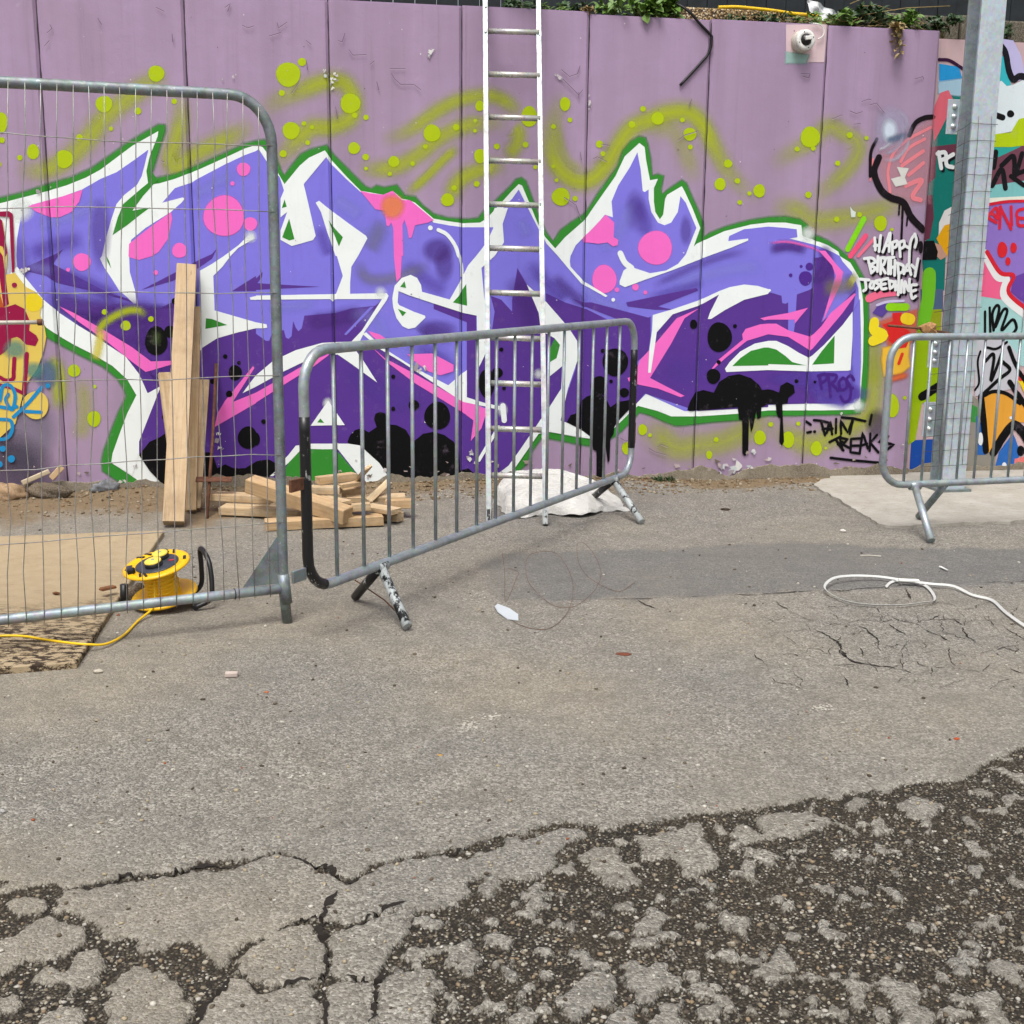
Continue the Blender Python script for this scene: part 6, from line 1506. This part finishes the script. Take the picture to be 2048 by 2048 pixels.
# pale plastic sheet
bm = bmesh.new(); rows = []
for j in range(12):
    row = []
    for i in range(14):
        q = wall_pt(wall_sz(1655 + i * 6.0 * (1 + j * .03), 20)[0], WH + .22 - j * .021 - i * .008, .30 - j * .006 + .02 * math.sin(i * 1.3 + j) + .012 * math.sin(j * 2.1))
        row.append(bm.verts.new(q))
    rows.append(row)
for j in range(11):
    for i in range(13):
        if i < 13 - j * .5 + 3: bm.faces.new((rows[j][i], rows[j][i + 1], rows[j + 1][i + 1], rows[j + 1][i])).smooth = True
tag(from_bm('plastic_sheet', bm, simple('pale_sheet', (214, 216, 218), .5, var=.12, scale=20)), 'pale torn plastic sheet draped behind the wall top', 'sheet')
# weeds: every plant has its own stems and leaves
def mat_leaf(name, rgb):
    s = NT(name); s.geo(); c = alb(rgb, .62)
    col = s.mix(s.noise(22, 3), tuple(v * .6 for v in c), tuple(v * 1.35 for v in c))
    s.fin(col, .5, 0, None, .4); return s.m
M_LEAF = mat_leaf('fresh_leaf', (112, 150, 60)); M_LEAF2 = mat_leaf('dark_leaf', (62, 92, 48)); M_DRY = mat_leaf('dry_straw', (176, 152, 100)); M_STEM = mat_leaf('weed_stem', (132, 132, 80))
def leaf_card(bm, c, d, up, L_, W2):
    d = d.normalized(); sd_ = d.cross(up)
    sd_ = sd_.normalized() if sd_.length > 1e-6 else Vector((1, 0, 0)); nn = sd_.cross(d)
    p = [c, c + d * L_ * .3 + sd_ * W2 + nn * .1 * L_, c + d * L_ * .65 + sd_ * W2 * .8 + nn * .1 * L_, c + d * L_ - nn * .08 * L_, c + d * L_ * .65 - sd_ * W2 * .8 + nn * .1 * L_, c + d * L_ * .3 - sd_ * W2 + nn * .1 * L_, c + d * L_ * .5]
    v = [bm.verts.new(q) for q in p]
    for a, b in ((0, 1), (1, 2), (2, 3), (3, 4), (4, 5), (5, 0)):
        bm.faces.new((v[6], v[a], v[b]))
def weed(s_, y, h, n, Ls, mat, label, droop=.3, spread=.16, z0=None):
    b0 = wall_pt(s_, (WH - .03) if z0 is None else z0, y)
    t = thing('weed', label, 'weed', b0, 0, 'weeds along the wall top')
    bs, bl_ = bmesh.new(), bmesh.new()
    for k in range(n):
        a = random.uniform(0, 6.28); tip = b0 + Vector((math.cos(a) * spread * random.uniform(.3, 1), math.sin(a) * spread * random.uniform(.3, 1), h * random.uniform(.5, 1)))
        mid = b0.lerp(tip, .55) + Vector((0, 0, h * .15)); pts = catmull([b0 + Vector((random.uniform(-.02, .02), 0, 0)), mid, tip - Vector((0, 0, h * droop))], 4)
        add_tube(bs, pts, .0022, 4)
        for q in pts[2:]:
            for _ in range(2):
                d = Vector((random.uniform(-1, 1), random.uniform(-1, .4), random.uniform(-.5, .7)))
                leaf_card(bl_, q, d, Vector((random.uniform(-.4, .4), -.5, 1)).normalized(), Ls * random.uniform(.6, 1.2), Ls * random.uniform(.22, .36))
    put(from_bm('stem', bs, M_STEM), t); put(from_bm('leaf', bl_, mat), t)
for xp, y, h, n, Ls, m, lab in ((1010, .10, .12, 5, .04, M_LEAF2, 'dark low weed just right of the ladder top'), (1060, .2, .16, 6, .05, M_LEAF2, 'dark ivy weed above the wall right of the ladder'), (1115, .1, .14, 6, .03, M_LEAF, 'small fresh weed above the fourth wall panel'), (1235, .12, .18, 7, .06, M_LEAF, 'wiry weed with pale stems beside the panel joint'),
        (1290, .09, .17, 9, .075, M_LEAF, 'bright green broad-leaved weed on the wall top'), (1335, .10, .20, 10, .08, M_LEAF, 'bright leafy weed where the black cable hangs over'), (1565, .14, .12, 7, .05, M_LEAF2, 'green weed beside the yellow hose'), (1625, .2, .16, 7, .05, M_LEAF, 'pale green weed by the wall camera'),
        (1690, .10, .16, 10, .05, M_LEAF, 'leafy weed right of the wall camera'), (1735, .18, .22, 10, .055, M_LEAF2, 'tall dark weed right of the plastic sheet'), (1830, .14, .22, 11, .05, M_LEAF, 'straggly green weed leaning toward the steel post'), (1905, .12, .20, 9, .05, M_LEAF2, 'dense dark weed directly left of the steel post'), (1480, .13, .10, 7, .04, M_LEAF2, 'low dark weed on the golden kerb'), (1160, .16, .16, 8, .05, M_LEAF2, 'dark leafy weed left of the dry straw tuft'),
        (1760, .12, .2, 9, .055, M_LEAF2, 'tangled dark green weed above the last lilac panel'), (1790, .25, .2, 8, .05, M_LEAF, 'fresh green weed left of the steel post'), (1700, .22, .14, 6, .04, M_LEAF2, 'low weed beside the plastic sheet'), (1870, .2, .12, 6, .05, M_LEAF2, 'dark weed between the blocks near the steel post'), (2035, .2, .12, 5, .05, M_LEAF2, 'dark weed on the blocks right of the steel post')):
    weed(wall_sz(xp, 40)[0], y, h, n, Ls, m, lab)
sd_c = wall_sz(1790, 70)
weed(sd_c[0], -.02, .10, 6, .05, M_DRY, 'dead brown weed drooping over the last lilac panel', 1.6, .06, WH - .05)
weed(wall_sz(1180, 30)[0], .03, .07, 7, .03, M_DRY, 'curled dry straw tuft at the top of a panel joint', .3, .05, WH - .02)
for xa, ya, xb, yb, lab in ((1735, 52, 1850, 60, 'long dry stalk lying along the wall top'), (1725, 30, 1900, 12, 'long dry stalk slanting up behind the wall top'), (1725, 12, 1790, 22, 'pale stalk among the weeds'), (1700, 8, 1775, -14, 'pale stalk rising above the plastic sheet')):
    p0 = wall_pt(*wall_sz(xa, ya, .08), back=.08); p1 = wall_pt(*wall_sz(xb, yb, .12), back=.12)
    tag(tube('dry_stalk', [p0, p0.lerp(p1, .5) + Vector((0, 0, .015)), p1], .003, M_DRY, None, 5), lab, 'stalk', 'dry stalks on the wall top')
bm = bmesh.new()                                 # loose straw on the wall top
for _ in range(260):
    s_ = random.uniform(wall_sz(1480, 40)[0], wall_sz(1860, 40)[0]); y = random.uniform(.02, .3); a = random.uniform(0, 3.14); L_ = random.uniform(.03, .12)
    p = wall_pt(s_, WH + .012 + random.random() * .04, y); d = Vector((math.cos(a), math.sin(a) * .4, random.uniform(-.2, .5))) * L_
    add_tube(bm, [p, p + d * .5 + Vector((0, 0, .008)), p + d], .0016, 3)
tag(from_bm('dry_grass', bm, M_DRY), 'dry grass and straw strewn along the wall top', kind='stuff')
# green tuft at the foot of the wall
q = wall_pt(wall_sz(1325, 955)[0], 0, -.06)
t = thing('foot_weed', 'small green weed tuft at the foot of the lilac wall', 'weed', q, 0, 'weeds along the wall top')
bl_ = bmesh.new()
for _ in range(60):
    leaf_card(bl_, q + Vector((random.uniform(-.07, .07), random.uniform(-.03, .03), random.uniform(.0, .03))), Vector((random.uniform(-1, 1), random.uniform(-1, .3), random.uniform(.1, 1))), Vector((0, -.3, 1)), random.uniform(.02, .05), .006)
put(from_bm('leaf', bl_, M_LEAF2), t)
bpy.context.view_layer.update()
